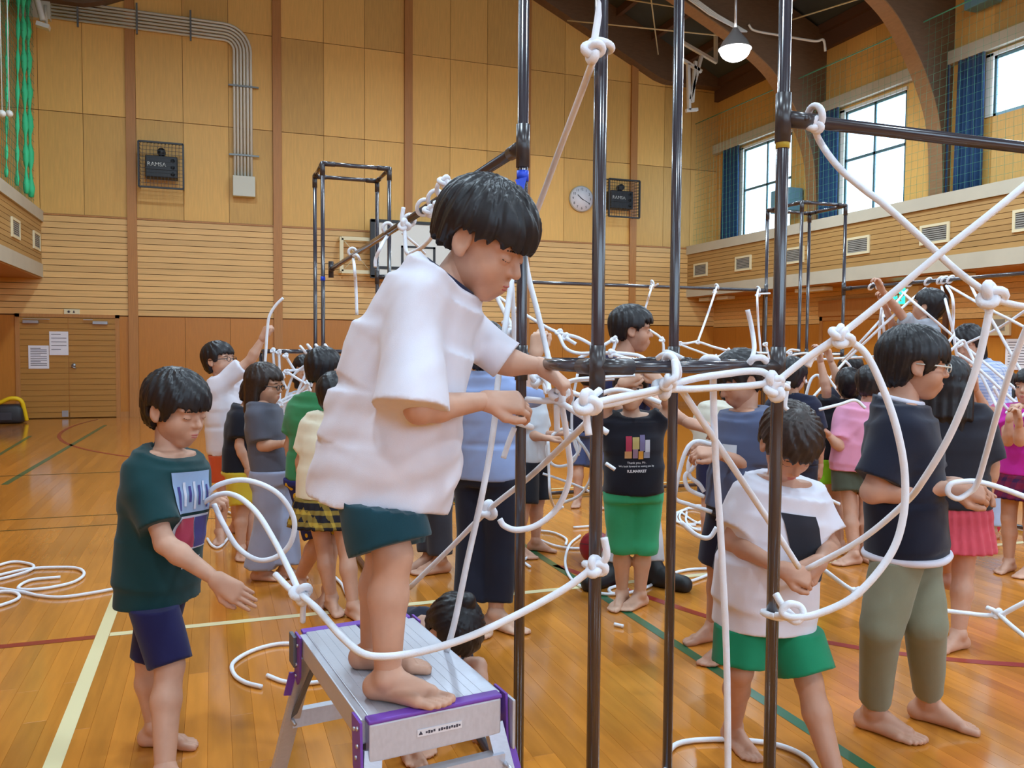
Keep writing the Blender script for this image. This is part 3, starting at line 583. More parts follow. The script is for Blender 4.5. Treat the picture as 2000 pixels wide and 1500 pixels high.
for e, u0 in ((-1, .0), (1, sl)):
    for s in (-1, 1):
        b = MB().prism([SP(u0-e*.005, s*(sw/2+.014), ZS-.002), SP(u0-e*.07, s*(sw/2+.014), ZS-.002), SP(u0-e*.06, s*(sw/2+.014), ZS-.12), SP(u0-e*.03, s*(sw/2+.014), ZS-.15), SP(u0+e*.004, s*(sw/2+.014), ZS-.13)], sv*s*.006)
        b = mesh_fix(b.build('corner_bracket', M_pur, st))
        for (du, dz) in ((.02, .02), (.045, .03), (.02, .06), (.03, .09), (.022, .125)): MB().disc(SP(u0-e*du, s*(sw/2+.021), ZS-dz), sv, .005, .006, 8).build('rivet', M_riv, b)
        top = SP(u0-e*.02, s*(sw/2-.012), ZS-.075); bot = SP(u0+e*.12, s*(sw/2+.05), .012)
        lg = MB().beam(top, bot, .042, .026, up=su).build('leg', M_alu, st)
        MB().beam(bot+(top-bot)*.0-(0, 0, .012), bot+(top-bot)*.06, .048, .034, up=su).build('rubber_foot', M_rub, lg)
        p2 = SP(u0-e*.0, s*(sw/2+.012), ZS-.16); MB().beam(top+(bot-top)*.12+sv*s*.016, top+(bot-top)*.3+sv*s*.016, .05, .006, up=su).build('leg_bracket', M_pur, lg)
    L = lambda t, s: SP(u0-e*.02+e*.14*t, s*(sw/2-.012+.062*t), ZS-.075-(ZS-.087)*t)
    tr = .2 if e < 0 else .5
    rg = MB().beam(L(tr, -1), L(tr, 1), .05, .03, up=su).build('rung', M_alu, st)
    for s in (-1, 1): MB().disc(L(tr, s)+su*(-.022), su, .006, .05, 8).build('rivet', M_riv, rg)
    MB().beam(L(.55, -1), SP(u0-e*.1, -(sw/2-.02), ZS-.06), .016, .006).build('lock_stay', M_stl, st)
obox(sl-.03, sl+.03, -sw/2-.03, -sw/2-.018, ZS-.1, ZS-.01, 'lock_lever', M_stl); obox(-.02, .05, sw/2+.022, sw/2+.03, ZS-.13, ZS-.01, 'fold_plate', M_alu)
lbm = Matrix(((sv[0], 0, -su[0], SP(-.0015, 0, ZS-.05)[0]), (sv[1], 0, -su[1], SP(-.0015, 0, ZS-.05)[1]), (0, 1, 0, ZS-.05), (0, 0, 0, 1)))
obox(-.002, .0, -.05, .06, ZS-.058, ZS-.042, 'caution_label', M_paper, bev=0); text_obj('warning_triangle', '\u25b2', .011, lbm @ Matrix.Translation((-.042, 0, .001)), st, M_ink)
lm_ = MB()
for k in range(13): lm_.box((-.030+k*.0063+(.006 if k > 3 else 0), -.0035 if k % 3 else -.002, .0008), (-.0255+k*.0063+(.006 if k > 3 else 0), .0035 if k % 2 else .002, .0014))
lm_.v = [tuple(lbm @ Vector(v)) for v in lm_.v]; lm_.build('print_marks', M_ink, st)['kind'] = 'stuff'
# ================================================================== ROPES
M_rope = mat('white_rope', (238, 242, 252), .75, var=.03, vscale=40, bump=.25, bscale=350, sheen=.2)
RR = .0087
def P3(p):
    if len(p) == 4:
        k, a, b, c = p; return {'X': onX, 'Y': onY, 'Z': onZ}[k](a, b, c)
    return at(*p)
def knot_mesh(mb, c, s=1., seed=0):
    "overhand lump: a trefoil tube pulled tight"
    rr = random.Random(seed); R = Matrix.Rotation(rr.uniform(0, 6), 3, 'Z') @ Matrix.Rotation(rr.uniform(-.6, .6), 3, 'X'); B = np.array((CR, CU, -CF)).T; pts = []
    for t in np.linspace(0, 2*math.pi, 30, endpoint=False):
        v = Vector((math.sin(t)+2*math.sin(2*t), math.cos(t)-2*math.cos(2*t), -math.sin(3*t)*1.1))*.0056*s; v = R @ v; pts.append(np.array(c)+B @ np.array(v))
    mb.tube(pts, RR*1.02*s**.5, 8, closed=True)
NROPE = [0]
def rope(pts, label, r=RR, knots=(), n=7, floor=False, group=None):
    P = [onZ(p[0], p[1], r+.002) if floor else P3(p) for p in pts]; NROPE[0] += 1
    o = MB().tube(catmull(P, n), r, 8).build('white_rope', M_rope); tag(o, label, 'rope', group or 'white ropes')
    for i, k in enumerate(knots):
        s = 1.; nn = 4 if isinstance(k[0], str) else 3
        if len(k) > nn: s = k[nn]; k = k[:nn]
        m = MB(); knot_mesh(m, P3(k), s, NROPE[0]*7+i); m.build('knot', M_rope, o)
    return o
def ringpts(c, axis, R, n=16, a0=0., a1=2*math.pi, tilt=0.):
    axis = np.array(axis, float); axis /= np.linalg.norm(axis); u = np.cross(axis, (0, 0, 1) if abs(axis[2]) < .9 else (1, 0, 0)); u /= np.linalg.norm(u); w = np.cross(axis, u)
    return [np.array(c)+R*(math.cos(t)*u+math.sin(t)*w)+axis*tilt*math.sin(t) for t in np.linspace(a0, a1, n, endpoint=(a1-a0 < 6.2))]
def hitch(o, c, axis, R=PR+RR*.95, tilt=.008, r=RR, name='loop'):
    "the turn of rope around a pipe, part of its rope"
    MB().tube(ringpts(c, axis, R, 18, tilt=tilt), r, 8, closed=True).build(name, M_rope, o)
p1, p2, p3, p4 = (.83, 2.22), (.83, 1.72), (1.33, 2.22), (1.33, 1.72)
UP = (0, 0, 1)
def zat(p, py):   # height on a vertical pipe seen at row py
    lo, hi = -1., 4.
    for _ in range(40):
        m = (lo+hi)/2; d = np.array((*p, m))-CO; y = 750-FPX*(d@CU)/(d@CF)
        if y > py: lo = m
        else: hi = m
    return m
# --- near tower
o = rope([(1178, -60, 1.86), (1170, 20, 1.855), (1160, 85, 1.84), (1156, 118, 1.84)], 'rope running down the second near pipe from the top edge', knots=[(1158, 100, 1.83, 1.25)]); hitch(o, (*p2, zat(p2, 90)), UP, tilt=.006)
rope([(1157, 122, 1.84), (1130, 195, 1.95), (1090, 300, 2.1), (1050, 408, 2.3), (1030, 455, 2.4)], 'straight slanting rope from the high pipe knot down behind the boy\'s hair')
rope([(1022, 480, 2.42), (1032, 540, 2.42), (1050, 610, 2.4), (1062, 660, 2.38), (1074, 712, 2.34), (1080, 745, 2.3)], 'thick rope from beside the boy\'s forehead down to his far hand')
rope([(998, 520, 2.6), (1001, 570, 2.6), (1004, 650, 2.6), (1000, 700, 2.6)], 'upright rope just left of the first pipe below the boy\'s face', r=.0075)
rope([(958, 560, 3.0), (975, 590, 3.0), (1003, 645, 2.9)], 'short slanting rope under the boy\'s chin', r=.0085)
rope([(983, 630, 3.0), (998, 640, 2.9), (1006, 655, 2.8), (1010, 700, 2.8)], 'rope stub with a knot left of the first pipe at sleeve height', knots=[(998, 655, 2.85, 1.2)])
rope([(950, 562, 4.5), (1000, 598, 4.4), (1060, 635, 4.3), (1092, 650, 4.3), (1130, 660, 4.2), (1170, 682, 4.2)], 'thin rope sloping right from the boy\'s chin past the second pipe', r=.009, knots=[(1092, 650, 4.3), (1105, 658, 4.25)])
rope([(1092, 655, 4.25), (1105, 680, 4.2), (1130, 690, 4.2), (1170, 689, 4.15), (1210, 690, 4.1), (1245, 694, 4.05), (1265, 704, 4.0)], 'sagging thin rope above the ring rail left of the man', r=.009, knots=[(1195, 690, 4.1)])
rope([(1195, 692, 4.1), (1225, 700, 4.05), (1255, 706, 4.0)], 'second strand lying along the ring rail in front of the man', r=.009)
rope([(1105, 660, 4.2), (1125, 672, 4.2)], 'short loose rope end beside the thin sloping rope', r=.009)
rope([(1130, 700, 4.4), (1165, 683, 4.4), (1200, 664, 4.4), (1196, 690, 4.4)], 'rope with a knot just left of the man\'s neck', r=.009, knots=[(1200, 664, 4.4)])
o = rope([(1028, 780, 2.28), (1060, 783, 2.24), (1088, 784, 2.2), (1130, 808, 2.15), (1186, 845, 2.1)], 'rope between the two hands of the boy in white ending past the second pipe', knots=[(1093, 772, 2.2, 1.35)])
rope([(1087, 790, 2.2), (1088, 842, 2.21)], 'short hanging rope end below the knot in the boy\'s hands')
rope([(1097, 790, 2.22), (1108, 860, 2.26), (1113, 930, 2.3), (1090, 990, 2.32), (1050, 1025, 2.33), (1010, 1035, 2.33), (985, 1027, 2.33), (976, 1014, 2.33)], 'long curved rope swinging from the boy\'s hands behind the first pipe')
o = rope([(1150, 790, 1.84), (1200, 778, 1.86), (1250, 768, 1.9), (1294, 758, 1.94)], 'upper strand from the second pipe to the knot below the ring rail', knots=[(1148, 788, 1.83, 1.5), (1297, 757, 1.94, 1.3)])
rope([(1155, 795, 1.85), (1210, 785, 1.88), (1260, 770, 1.92), (1297, 762, 1.95)], 'lower doubled strand from the second pipe to the knot below the ring rail')
rope([(1147, 795, 1.84), (1146, 820, 1.84), (1150, 850, 1.84)], 'thick rope end hanging left of the second pipe')
rope([(1150, 780, 1.85), (1162, 770, 1.86), (1172, 762, 1.87)], 'short rope end rising to the second pipe')
rope([(1300, 756, 1.95), (1330, 746, 1.96), (1370, 737, 1.97), (1420, 730, 1.98), (1460, 725, 1.99), (1490, 727, 1.99), (1508, 742, 1.98)], 'arched upper strand below the ring rail towards the fourth pipe')
rope([(1300, 760, 1.95), (1350, 760, 1.96), (1400, 757, 1.97), (1460, 754, 1.98), (1505, 748, 1.98)], 'level lower strand below the ring rail towards the fourth pipe')
o = rope([(1505, 745, 1.98), (1515, 760, 1.98), (1524, 772, 1.98)], 'lumpy rope knot tied round the fourth pipe under the ring rail', knots=[(1510, 745, 1.98, 1.2), (1514, 762, 1.98, 1.3)]); hitch(o, (*p4, zat(p4, 752)), UP)
o = rope([(1318, 705, 1.93), (1319, 735, 1.9), (1306, 745, 1.9), (1297, 757, 1.92)], 'rope hooked over the ring rail beside the third pipe', knots=[(1305, 748, 1.92, .9)]); hitch(o, onY(1312, 717, 1.72), (1, 0, 0), R=PR*1.25+RR)
o = rope([(1284, 700, 2.5), (1295, 693, 2.48), (1315, 693, 2.47), (1335, 702, 2.48)], 'rope arching over the ring rail around the third pipe', r=.0085); hitch(o, (*p3, zat(p3, 697)), UP, tilt=.014)
for px, lb in ((1385, 'left'), (1480, 'right')):
    o = rope([(px-17, 710, 2.03), (px-8, 700, 2.02), (px+8, 699, 2.02), (px+17, 706, 2.03)], '%s of two rope turns lying on the ring rail' % lb)
rope([(1460, 605, 2.5), (1468, 640, 2.5), (1473, 680, 2.45), (1466, 708, 2.4)], 'thick upright rope end sticking up above the ring rail', r=.0072)
rope([(1150, 822, 1.9), (1100, 870, 2.15), (1030, 935, 2.45), (953, 997, 2.6), (880, 1070, 2.75), (800, 1148, 2.9)], 'long diagonal rope running down left behind the first pipe', knots=[(953, 997, 2.6, 1.5)])
rope([(1000, 540, 2.5), (985, 650, 2.4), (972, 750, 2.3), (965, 830, 2.26), (945, 950, 2.24), (912, 1100, 2.24), (888, 1215, 2.24), (872, 1272, 2.25)], 'long steep rope passing behind the boy\'s hands to the stool edge')
o = rope([(1005, 835, 2.36), (995, 860, 2.36), (983, 895, 2.36)], 'short rope end looped round the first pipe under the hands'); hitch(o, (*p1, zat(p1, 828)), UP, R=PR+RR*1.8, tilt=.01)
o = rope([(1160, 1108, 1.86), (1100, 1152, 1.86), (1000, 1206, 1.85), (900, 1250, 1.83), (800, 1277, 1.82), (720, 1280, 1.83), (672, 1248, 1.9), (620, 1190, 2.05), (588, 1160, 2.15), (568, 1120, 2.25), (535, 1055, 2.4), (500, 1000, 2.5), (460, 968, 2.6), (425, 967, 2.66), (385, 990, 2.72)],
  'long sagging rope past the boy\'s ankles to the boy in dark green', knots=[(588, 1160, 2.15, 1.4), (1165, 1108, 1.86, 1.2)], n=9); hitch(o, (*p2, zat(p2, 1108)), UP)
rope([(1172, 1105, 1.86), (1185, 1085, 1.85), (1180, 1050, 1.85)], 'upright rope end at the low knot on the second pipe')
rope([(595, 1165, 2.15), (592, 1190, 2.16), (591, 1215, 2.17)], 'short rope end hanging from the knot above the stool', r=.0075)
rope([(583, 1165, 2.15), (560, 1145, 2.2), (538, 1122, 2.25)], 'second strand joining the knot above the stool from the left')
rope([(398, 975, 2.73), (425, 948, 2.7), (480, 938, 2.68), (540, 962, 2.66), (573, 1010, 2.66), (570, 1055, 2.66), (545, 1085, 2.67), (505, 1094, 2.68), (465, 1070, 2.7), (437, 1025, 2.7), (418, 985, 2.72)], 'big open rope loop held by the boy in the dark green shirt')
# --- right foreground net
o = rope([('Y', 1592, 248, 1.71), (1598, 270, 2.12), (1620, 305, 2.1), (1648, 337, 2.08), (1690, 372, 2.06), (1730, 402, 2.04), (1800, 465, 2.02), (1870, 530, 2.0), (1937, 578, 1.98), (1975, 594, 1.98), (2040, 604, 1.98)], 'rope from the long rail slanting down to the big right knot', knots=[('Y', 1592, 245, 1.71), (1937, 577, 1.98, 1.7)])
hitch(o, onY(1592, 228, 1.72), (1, 0, 0), R=PR*1.1+RR, tilt=.006)
o = rope([(2040, 330, 1.9), (1950, 405, 1.9), (1830, 500, 1.92), (1720, 592, 1.95), (1640, 655, 1.97), (1575, 700, 1.98), (1515, 748, 1.99)], 'long rope slanting from the right edge down to the fourth pipe', knots=[(1636, 652, 1.96, 1.1), (1648, 662, 1.96, 1.2)])
rope([(1640, 662, 1.98), (1600, 685, 1.99), (1585, 700, 1.99), (1577, 716, 1.99)], 'short rope end beside the long rope near the fourth pipe')
o = rope([(1648, 660, 1.97), (1690, 690, 1.96), (1725, 760, 1.95), (1752, 840, 1.94), (1767, 925, 1.94), (1764, 1010, 1.94), (1738, 1085, 1.94), (1672, 1162, 1.94), (1600, 1198, 1.95), (1550, 1206, 1.96), (1528, 1196, 1.97), (1540, 1180, 1.97), (1562, 1184, 1.97), (1569, 1200, 1.96), (1555, 1214, 1.96), (1535, 1205, 1.98), (1515, 1202, 2.0)], 'wide bow of rope before the boy in navy tied low to the pipe', n=9)
hitch(o, (*p4, zat(p4, 1201)), UP, tilt=.006)
rope([(1515, 1160, 2.03), (1530, 1185, 2.01), (1550, 1205, 2.0)], 'short rope end at the low knot of the fourth pipe')
rope([(1936, 590, 1.98), (1908, 715, 2.0), (1860, 840, 2.05), (1805, 935, 2.12), (1765, 985, 2.2), (1680, 1055, 2.3), (1575, 1112, 2.4)], 'rope from the big right knot down to the hands of the boy in white')
o = rope([(2040, 560, 2.2), (1985, 690, 2.3), (1950, 800, 2.4), (1925, 890, 2.5), (1908, 945, 2.56), (1893, 962, 2.58), (1870, 974, 2.58), (1852, 963, 2.58), (1858, 945, 2.58), (1890, 940, 2.58), (1915, 942, 2.58), (1960, 955, 2.55), (2040, 985, 2.5)], 'rope with a small open loop in the hand of the boy in navy', n=9)
o = rope([(1395, 720, 2.0), (1393, 760, 2.05), (1398, 900, 2.1), (1408, 1050, 2.12), (1418, 1250, 2.14), (1421, 1400, 2.15), (1422, 1560, 2.16)], 'upright rope in front of the small boy in white')
rope([(1318, 742, 1.98), (1350, 790, 2.02), (1390, 850, 2.08), (1450, 940, 2.18), (1510, 1030, 2.28), (1560, 1108, 2.36)], 'slanting rope from the ring rail to the hands of the small boy in white')
rope([(1540, 745, 2.2), (1533, 790, 2.2), (1538, 800, 2.2)], 'thin rope end beside the fourth pipe under the ring rail', r=.006)
rope([(1605, 1110, 3.2), (1660, 1150, 3.2), (1705, 1166, 3.2)], 'short slanting rope between the two right boys', r=.009, knots=[(1673, 1156, 3.2)])
rope([(1826, 1190, 3.1), (1880, 1197, 3.1), (1945, 1202, 3.05), (1985, 1185, 3.0), (2040, 1155, 2.95)], 'rope near the floor at the right edge behind the boy in navy', knots=[(1950, 1200, 3.05)])
rope([(1928, 1187, 3.05), (1945, 1195, 3.05), (1975, 1222, 3.0), (2040, 1275, 2.9)], 'second rope crossing near the floor at the right edge')
# --- left rail hitches
def XB(px, py): return ('X', px, py, .83)
o = rope([XB(690, 505), (692, 520, 4.5), (695, 560, 4.5), (697, 615, 4.5)], 'upright rope hanging from the left long rail beside the white frame'); hitch(o, onX(688, 492, .83), (0, 1, 0))
rope([XB(690, 500), (697, 498, 4.5), (703, 508, 4.5)], 'tiny rope end on the left long rail', r=.008)
o = rope([XB(757, 460), (745, 480, 3.9), (734, 505, 3.9), (733, 522, 3.9)], 'curved rope end hanging in front of the backboard edge'); hitch(o, onX(757, 445, .83), (0, 1, 0))
o = rope([(788, 405, 3.45), (785, 430, 3.45), (790, 450, 3.45), (793, 490, 3.4), (803, 494, 3.4), (830, 478, 3.3), (855, 445, 3.2), (872, 400, 3.1), (876, 365, 3.05), (868, 348, 3.05)], 'rope garland hanging from the left long rail before the backboard', knots=[(790, 440, 3.45, 1.3), (868, 355, 3.05, 1.2)]); hitch(o, onX(800, 430, .83), (0, 1, 0))
o = rope([(840, 405, 3.2), (846, 420, 3.2), (856, 445, 3.2), (862, 470, 3.2)], 'short knotted rope under the left long rail near the boy\'s hair', knots=[(838, 412, 3.2, 1.2), (858, 400, 3.15, 1.2)])
for px, py, lb in ((828, 405, 'first'), (850, 388, 'second'), (868, 368, 'third')):
    q = onX(px, py, .83); o = MB().tube(ringpts(q, (0, 1, 0), PR+RR*1.6, 18, tilt=.02), RR, 8, closed=True).build('white_rope', M_rope); tag(o, 'rope turn round the left long rail, %s of three towards the boy\'s hair' % lb, 'rope', 'white ropes')
rope([(786, 455, 3.5), (815, 480, 3.6), (830, 495, 3.7)], 'thin straight rope across the backboard', r=.006)
# --- floor ropes
rope([(-40, 1118), (20, 1098), (60, 1102), (62, 1112), (20, 1126), (-40, 1140)], 'floor coil at the left edge, uppermost turns', floor=True)
rope([(-30, 1130), (50, 1112), (110, 1108), (152, 1110), (164, 1122), (140, 1138), (80, 1150), (36, 1149), (60, 1133), (118, 1127)], 'large looping rope on the floor left of the boy in green', floor=True)
rope([(-30, 1145), (40, 1155), (75, 1163), (120, 1166), (180, 1158), (232, 1148)], 'trailing rope on the floor reaching the white court line', floor=True)
rope([(-30, 1160), (10, 1155), (35, 1160), (30, 1172), (-30, 1192)], 'floor coil at the left edge, lowest turns', floor=True)
rope([(590, 1257), (540, 1258), (490, 1272), (455, 1295), (458, 1318), (480, 1333), (511, 1341)], 'curved rope on the floor left of the step stool', floor=True)
rope([(522, 1319), (555, 1331), (600, 1334), (648, 1328)], 'short rope on the floor under the step stool legs', floor=True)
rope([(1300, 1530), (1303, 1480), (1325, 1452), (1390, 1444), (1470, 1447), (1530, 1458), (1575, 1480), (1600, 1510)], 'hoop of rope on the floor round the feet of the small boy in white', floor=True)
rope([(1046, 1036), (1080, 1040), (1105, 1052), (1105, 1064)], 'curled rope on the floor right of the first pipe', floor=True)
rope([(1053, 1054), (1085, 1066), (1120, 1071), (1165, 1070)], 'flat rope on the floor behind the second pipe', floor=True)
rope([(1133, 1046), (1112, 1065), (1104, 1100), (1120, 1135), (1165, 1157), (1205, 1160), (1225, 1150)], 'bowed rope on the floor left of the boy in the printed shirt', floor=True)
rope([(1286, 1115), (1275, 1140), (1235, 1156), (1200, 1160), (1190, 1150), (1215, 1142)], 'small rope loop on the floor at the feet of the boy in the printed shirt', floor=True)
rope([(1120, 1030), (1165, 1027)], 'straight rope scrap on the floor behind the second pipe', floor=True)
rope([(1200, 1219), (1217, 1223)], 'tiny rope scrap on the open floor in the middle', floor=True, r=.009)
rope([(990, 1087), (1030, 1086), (1022, 1096), (1035, 1107)], 'rope end on the floor by the grey shirt child\'s feet', floor=True)
rope([(405, 1052), (415, 1066), (430, 1068), (450, 1045)], 'small hooked rope on the floor behind the boy in green', floor=True)
rope([(445, 1000), (470, 1008), (495, 998)], 'rope on the floor behind the yellow shorts', floor=True)
rope([(1310, 1120), (1350, 1112), (1410, 1110)], 'rope on the floor right of the third pipe', floor=True)
rope([(1310, 1128), (1340, 1137), (1395, 1118)], 'second rope on the floor right of the third pipe', floor=True)
rope([(1330, 1000), (1360, 1020), (1400, 1030)], 'rope tail on the floor behind the slate blue shirt', floor=True)
for k in range(5):
    a = k*1.3; rope([(1345+30*math.cos(a+t)+6*k, 1010+(14+3*k)*math.sin(a+t)) for t in np.linspace(0, 4.6, 8)], 'tangled rope turn on the floor between the third pipe and the slate shirt', floor=True, group='floor tangle behind the third pipe')
rope([(655, 1128), (668, 1142), (676, 1160)], 'rope bit tied to the floor rail behind the stool', floor=True)
rope([(700, 1180), (712, 1190), (716, 1200)], 'lower rope bit by the floor rail behind the stool', floor=True)
# --- middle distance
rope([(1078, 850, 5.2), (1095, 840, 5.2), (1115, 845, 5.2), (1128, 880, 5.2), (1115, 905, 5.2), (1085, 910, 5.2), (1068, 890, 5.2), (1072, 860, 5.2), (1098, 838, 5.2), (1125, 850, 5.2), (1132, 878, 5.2), (1110, 905, 5.2)], 'coiled rope hanging from the hands of the child in the pale grey shirt', r=.0095)
rope([(1098, 838, 5.1), (1130, 860, 5.0), (1155, 900, 5.0), (1155, 930, 5.0), (1135, 965, 5.05), (1105, 980, 5.1), (1090, 982, 5.1)], 'large hanging rope loop left of the second pipe', r=.0095)
rope([(1070, 862, 5.1), (1072, 920, 5.1), (1075, 970, 5.1), (1087, 995, 5.6), (1100, 990, 5.6)], 'thin upright rope running to the far floor rail', r=.009)
rope([(1055, 870, 5.3), (1045, 905, 5.3), (1035, 925, 5.3)], 'short rope below the pale grey shirt', r=.009)
rope([(1060, 925, 5.2), (1090, 935, 5.2), (1130, 950, 5.2), (1160, 965, 5.2)], 'thin slanting rope behind the hanging loop', r=.008)
rope([(1128, 730, 5.2), (1118, 790, 5.2), (1118, 850, 5.2), (1130, 890, 5.2)], 'upright rope between the boy\'s hands and the second pipe', r=.009)
rope([(1107, 745, 3.8), (1130, 740, 3.8), (1165, 738, 3.8), (1240, 733, 3.8)], 'pair of thin level ropes below the ring rail, upper one', r=.008)
rope([(1107, 760, 3.9), (1118, 745, 3.9), (1165, 742, 3.9), (1200, 740, 3.9)], 'pair of thin level ropes below the ring rail, lower one', r=.008)
rope([(1105, 763, 3.0), (1150, 775, 3.0), (1200, 762, 3.0), (1240, 768, 3.0), (1290, 787, 3.0)], 'rope end crossing the face of the boy in the printed shirt', r=.0095)
rope([(1183, 905, 3.4), (1201, 917, 3.4)], 'small slanting rope end beside the printed shirt', r=.008)
rope([(1045, 760, 2.6), (1050, 745, 2.6), (1058, 735, 2.6), (1070, 750, 2.55), (1072, 765, 2.5)], 'rope loop between the two hands of the boy in white', r=.0085, knots=[(1048, 742, 2.6, 1.1)])
rope([(1060, 740, 3.2), (1066, 770, 3.2)], 'short upright rope behind the boy\'s hands', r=.008)
for k, (pts, lb) in enumerate([
  ([(1390, 868), (1360, 862), (1340, 880), (1325, 930), (1315, 990), (1312, 1040)], 'outer strand of the coil held by the boy in slate blue'),
  ([(1380, 880), (1355, 885), (1345, 905), (1347, 930), (1365, 945), (1375, 960)], 'inner strand of the coil held by the boy in slate blue'),
  ([(1372, 882), (1352, 915), (1338, 930), (1345, 955), (1375, 970)], 'middle strand of the coil held by the boy in slate blue'),
  ([(1312, 950), (1320, 975), (1345, 985), (1390, 1000)], 'lower slanting strand beside the slate blue shirt')]):
    rope([(a, b, 3.55) for a, b in pts], lb, r=.0095)
rope([(1400, 1030, 3.2), (1385, 1050, 3.2), (1360, 1045, 3.2), (1330, 1020, 3.2)], 'rope end curving out behind the slate blue shorts', r=.0095)
o = rope([('Y', 1275, 556, 6.78), (1270, 570, 6.9), (1264, 590, 6.9), (1257, 615, 6.9)], 'rope tied to the far rail above the man\'s head', knots=[('Y', 1272, 562, 6.75)]); hitch(o, onY(1274, 553, 6.8), (1, 0, 0))
rope([('Y', 1276, 560, 6.75), (1285, 555, 6.9)], 'small rope end on the far rail above the man', r=.008)
rope([(1268, 644, 6.0), (1293, 664, 6.0), (1296, 700, 6.0)], 'rope beside the man\'s face', r=.0095, knots=[(1293, 664, 6.0)])
o = rope([('Y', 1400, 560, 6.78), (1392, 585, 7.0), (1380, 620, 6.9), (1363, 667, 6.7)], 'slanting rope from the far rail, left of two before the fourth pipe', r=.0095, knots=[('Y', 1396, 570, 6.76)]); hitch(o, onY(1400, 560, 6.8), (1, 0, 0))
rope([(1315, 670, 6.7), (1340, 671, 6.7), (1363, 668, 6.7), (1395, 678, 6.7), (1425, 685, 6.7), (1460, 688, 6.7), (1500, 690, 6.7)], 'far rope running level from the third pipe to the fourth', r=.0095, knots=[(1327, 671, 6.7), (1363, 668, 6.7), (1423, 685, 6.7)])
rope([(1328, 673, 6.7), (1360, 685, 6.7), (1397, 697, 6.7), (1420, 686, 6.7)], 'lower far rope meeting the level one', r=.0095, knots=[(1397, 697, 6.7)])
o = rope([('Y', 1481, 565, 6.78), (1479, 580, 7.1), (1481, 630, 7.1), (1487, 700, 7.1)], 'upright rope from the far rail, right of two before the fourth pipe', r=.0095, knots=[('Y', 1480, 576, 6.76, 1.1)]); hitch(o, onY(1481, 565, 6.8), (1, 0, 0))
rope([('Y', 1483, 574, 6.76), ('Y', 1504, 573, 6.78)], 'short sideways rope end under the far rail', r=.009)
rope([(1495, 670, 7.0), (1500, 690, 7.0), (1503, 706, 7.0)], 'tiny upright rope at the fourth pipe', r=.009, knots=[(1495, 673, 7.0)])
rope([(1540, 695, 7.2), (1570, 690, 7.2), (1600, 692, 7.2), (1640, 692, 7.2)], 'level rope on the far right tower ring', r=.0095, knots=[(1543, 690, 7.2)])
rope([(1535, 690, 7.0), (1545, 683, 7.0), (1562, 685, 7.0)], 'arched rope on the far right tower ring', r=.009)
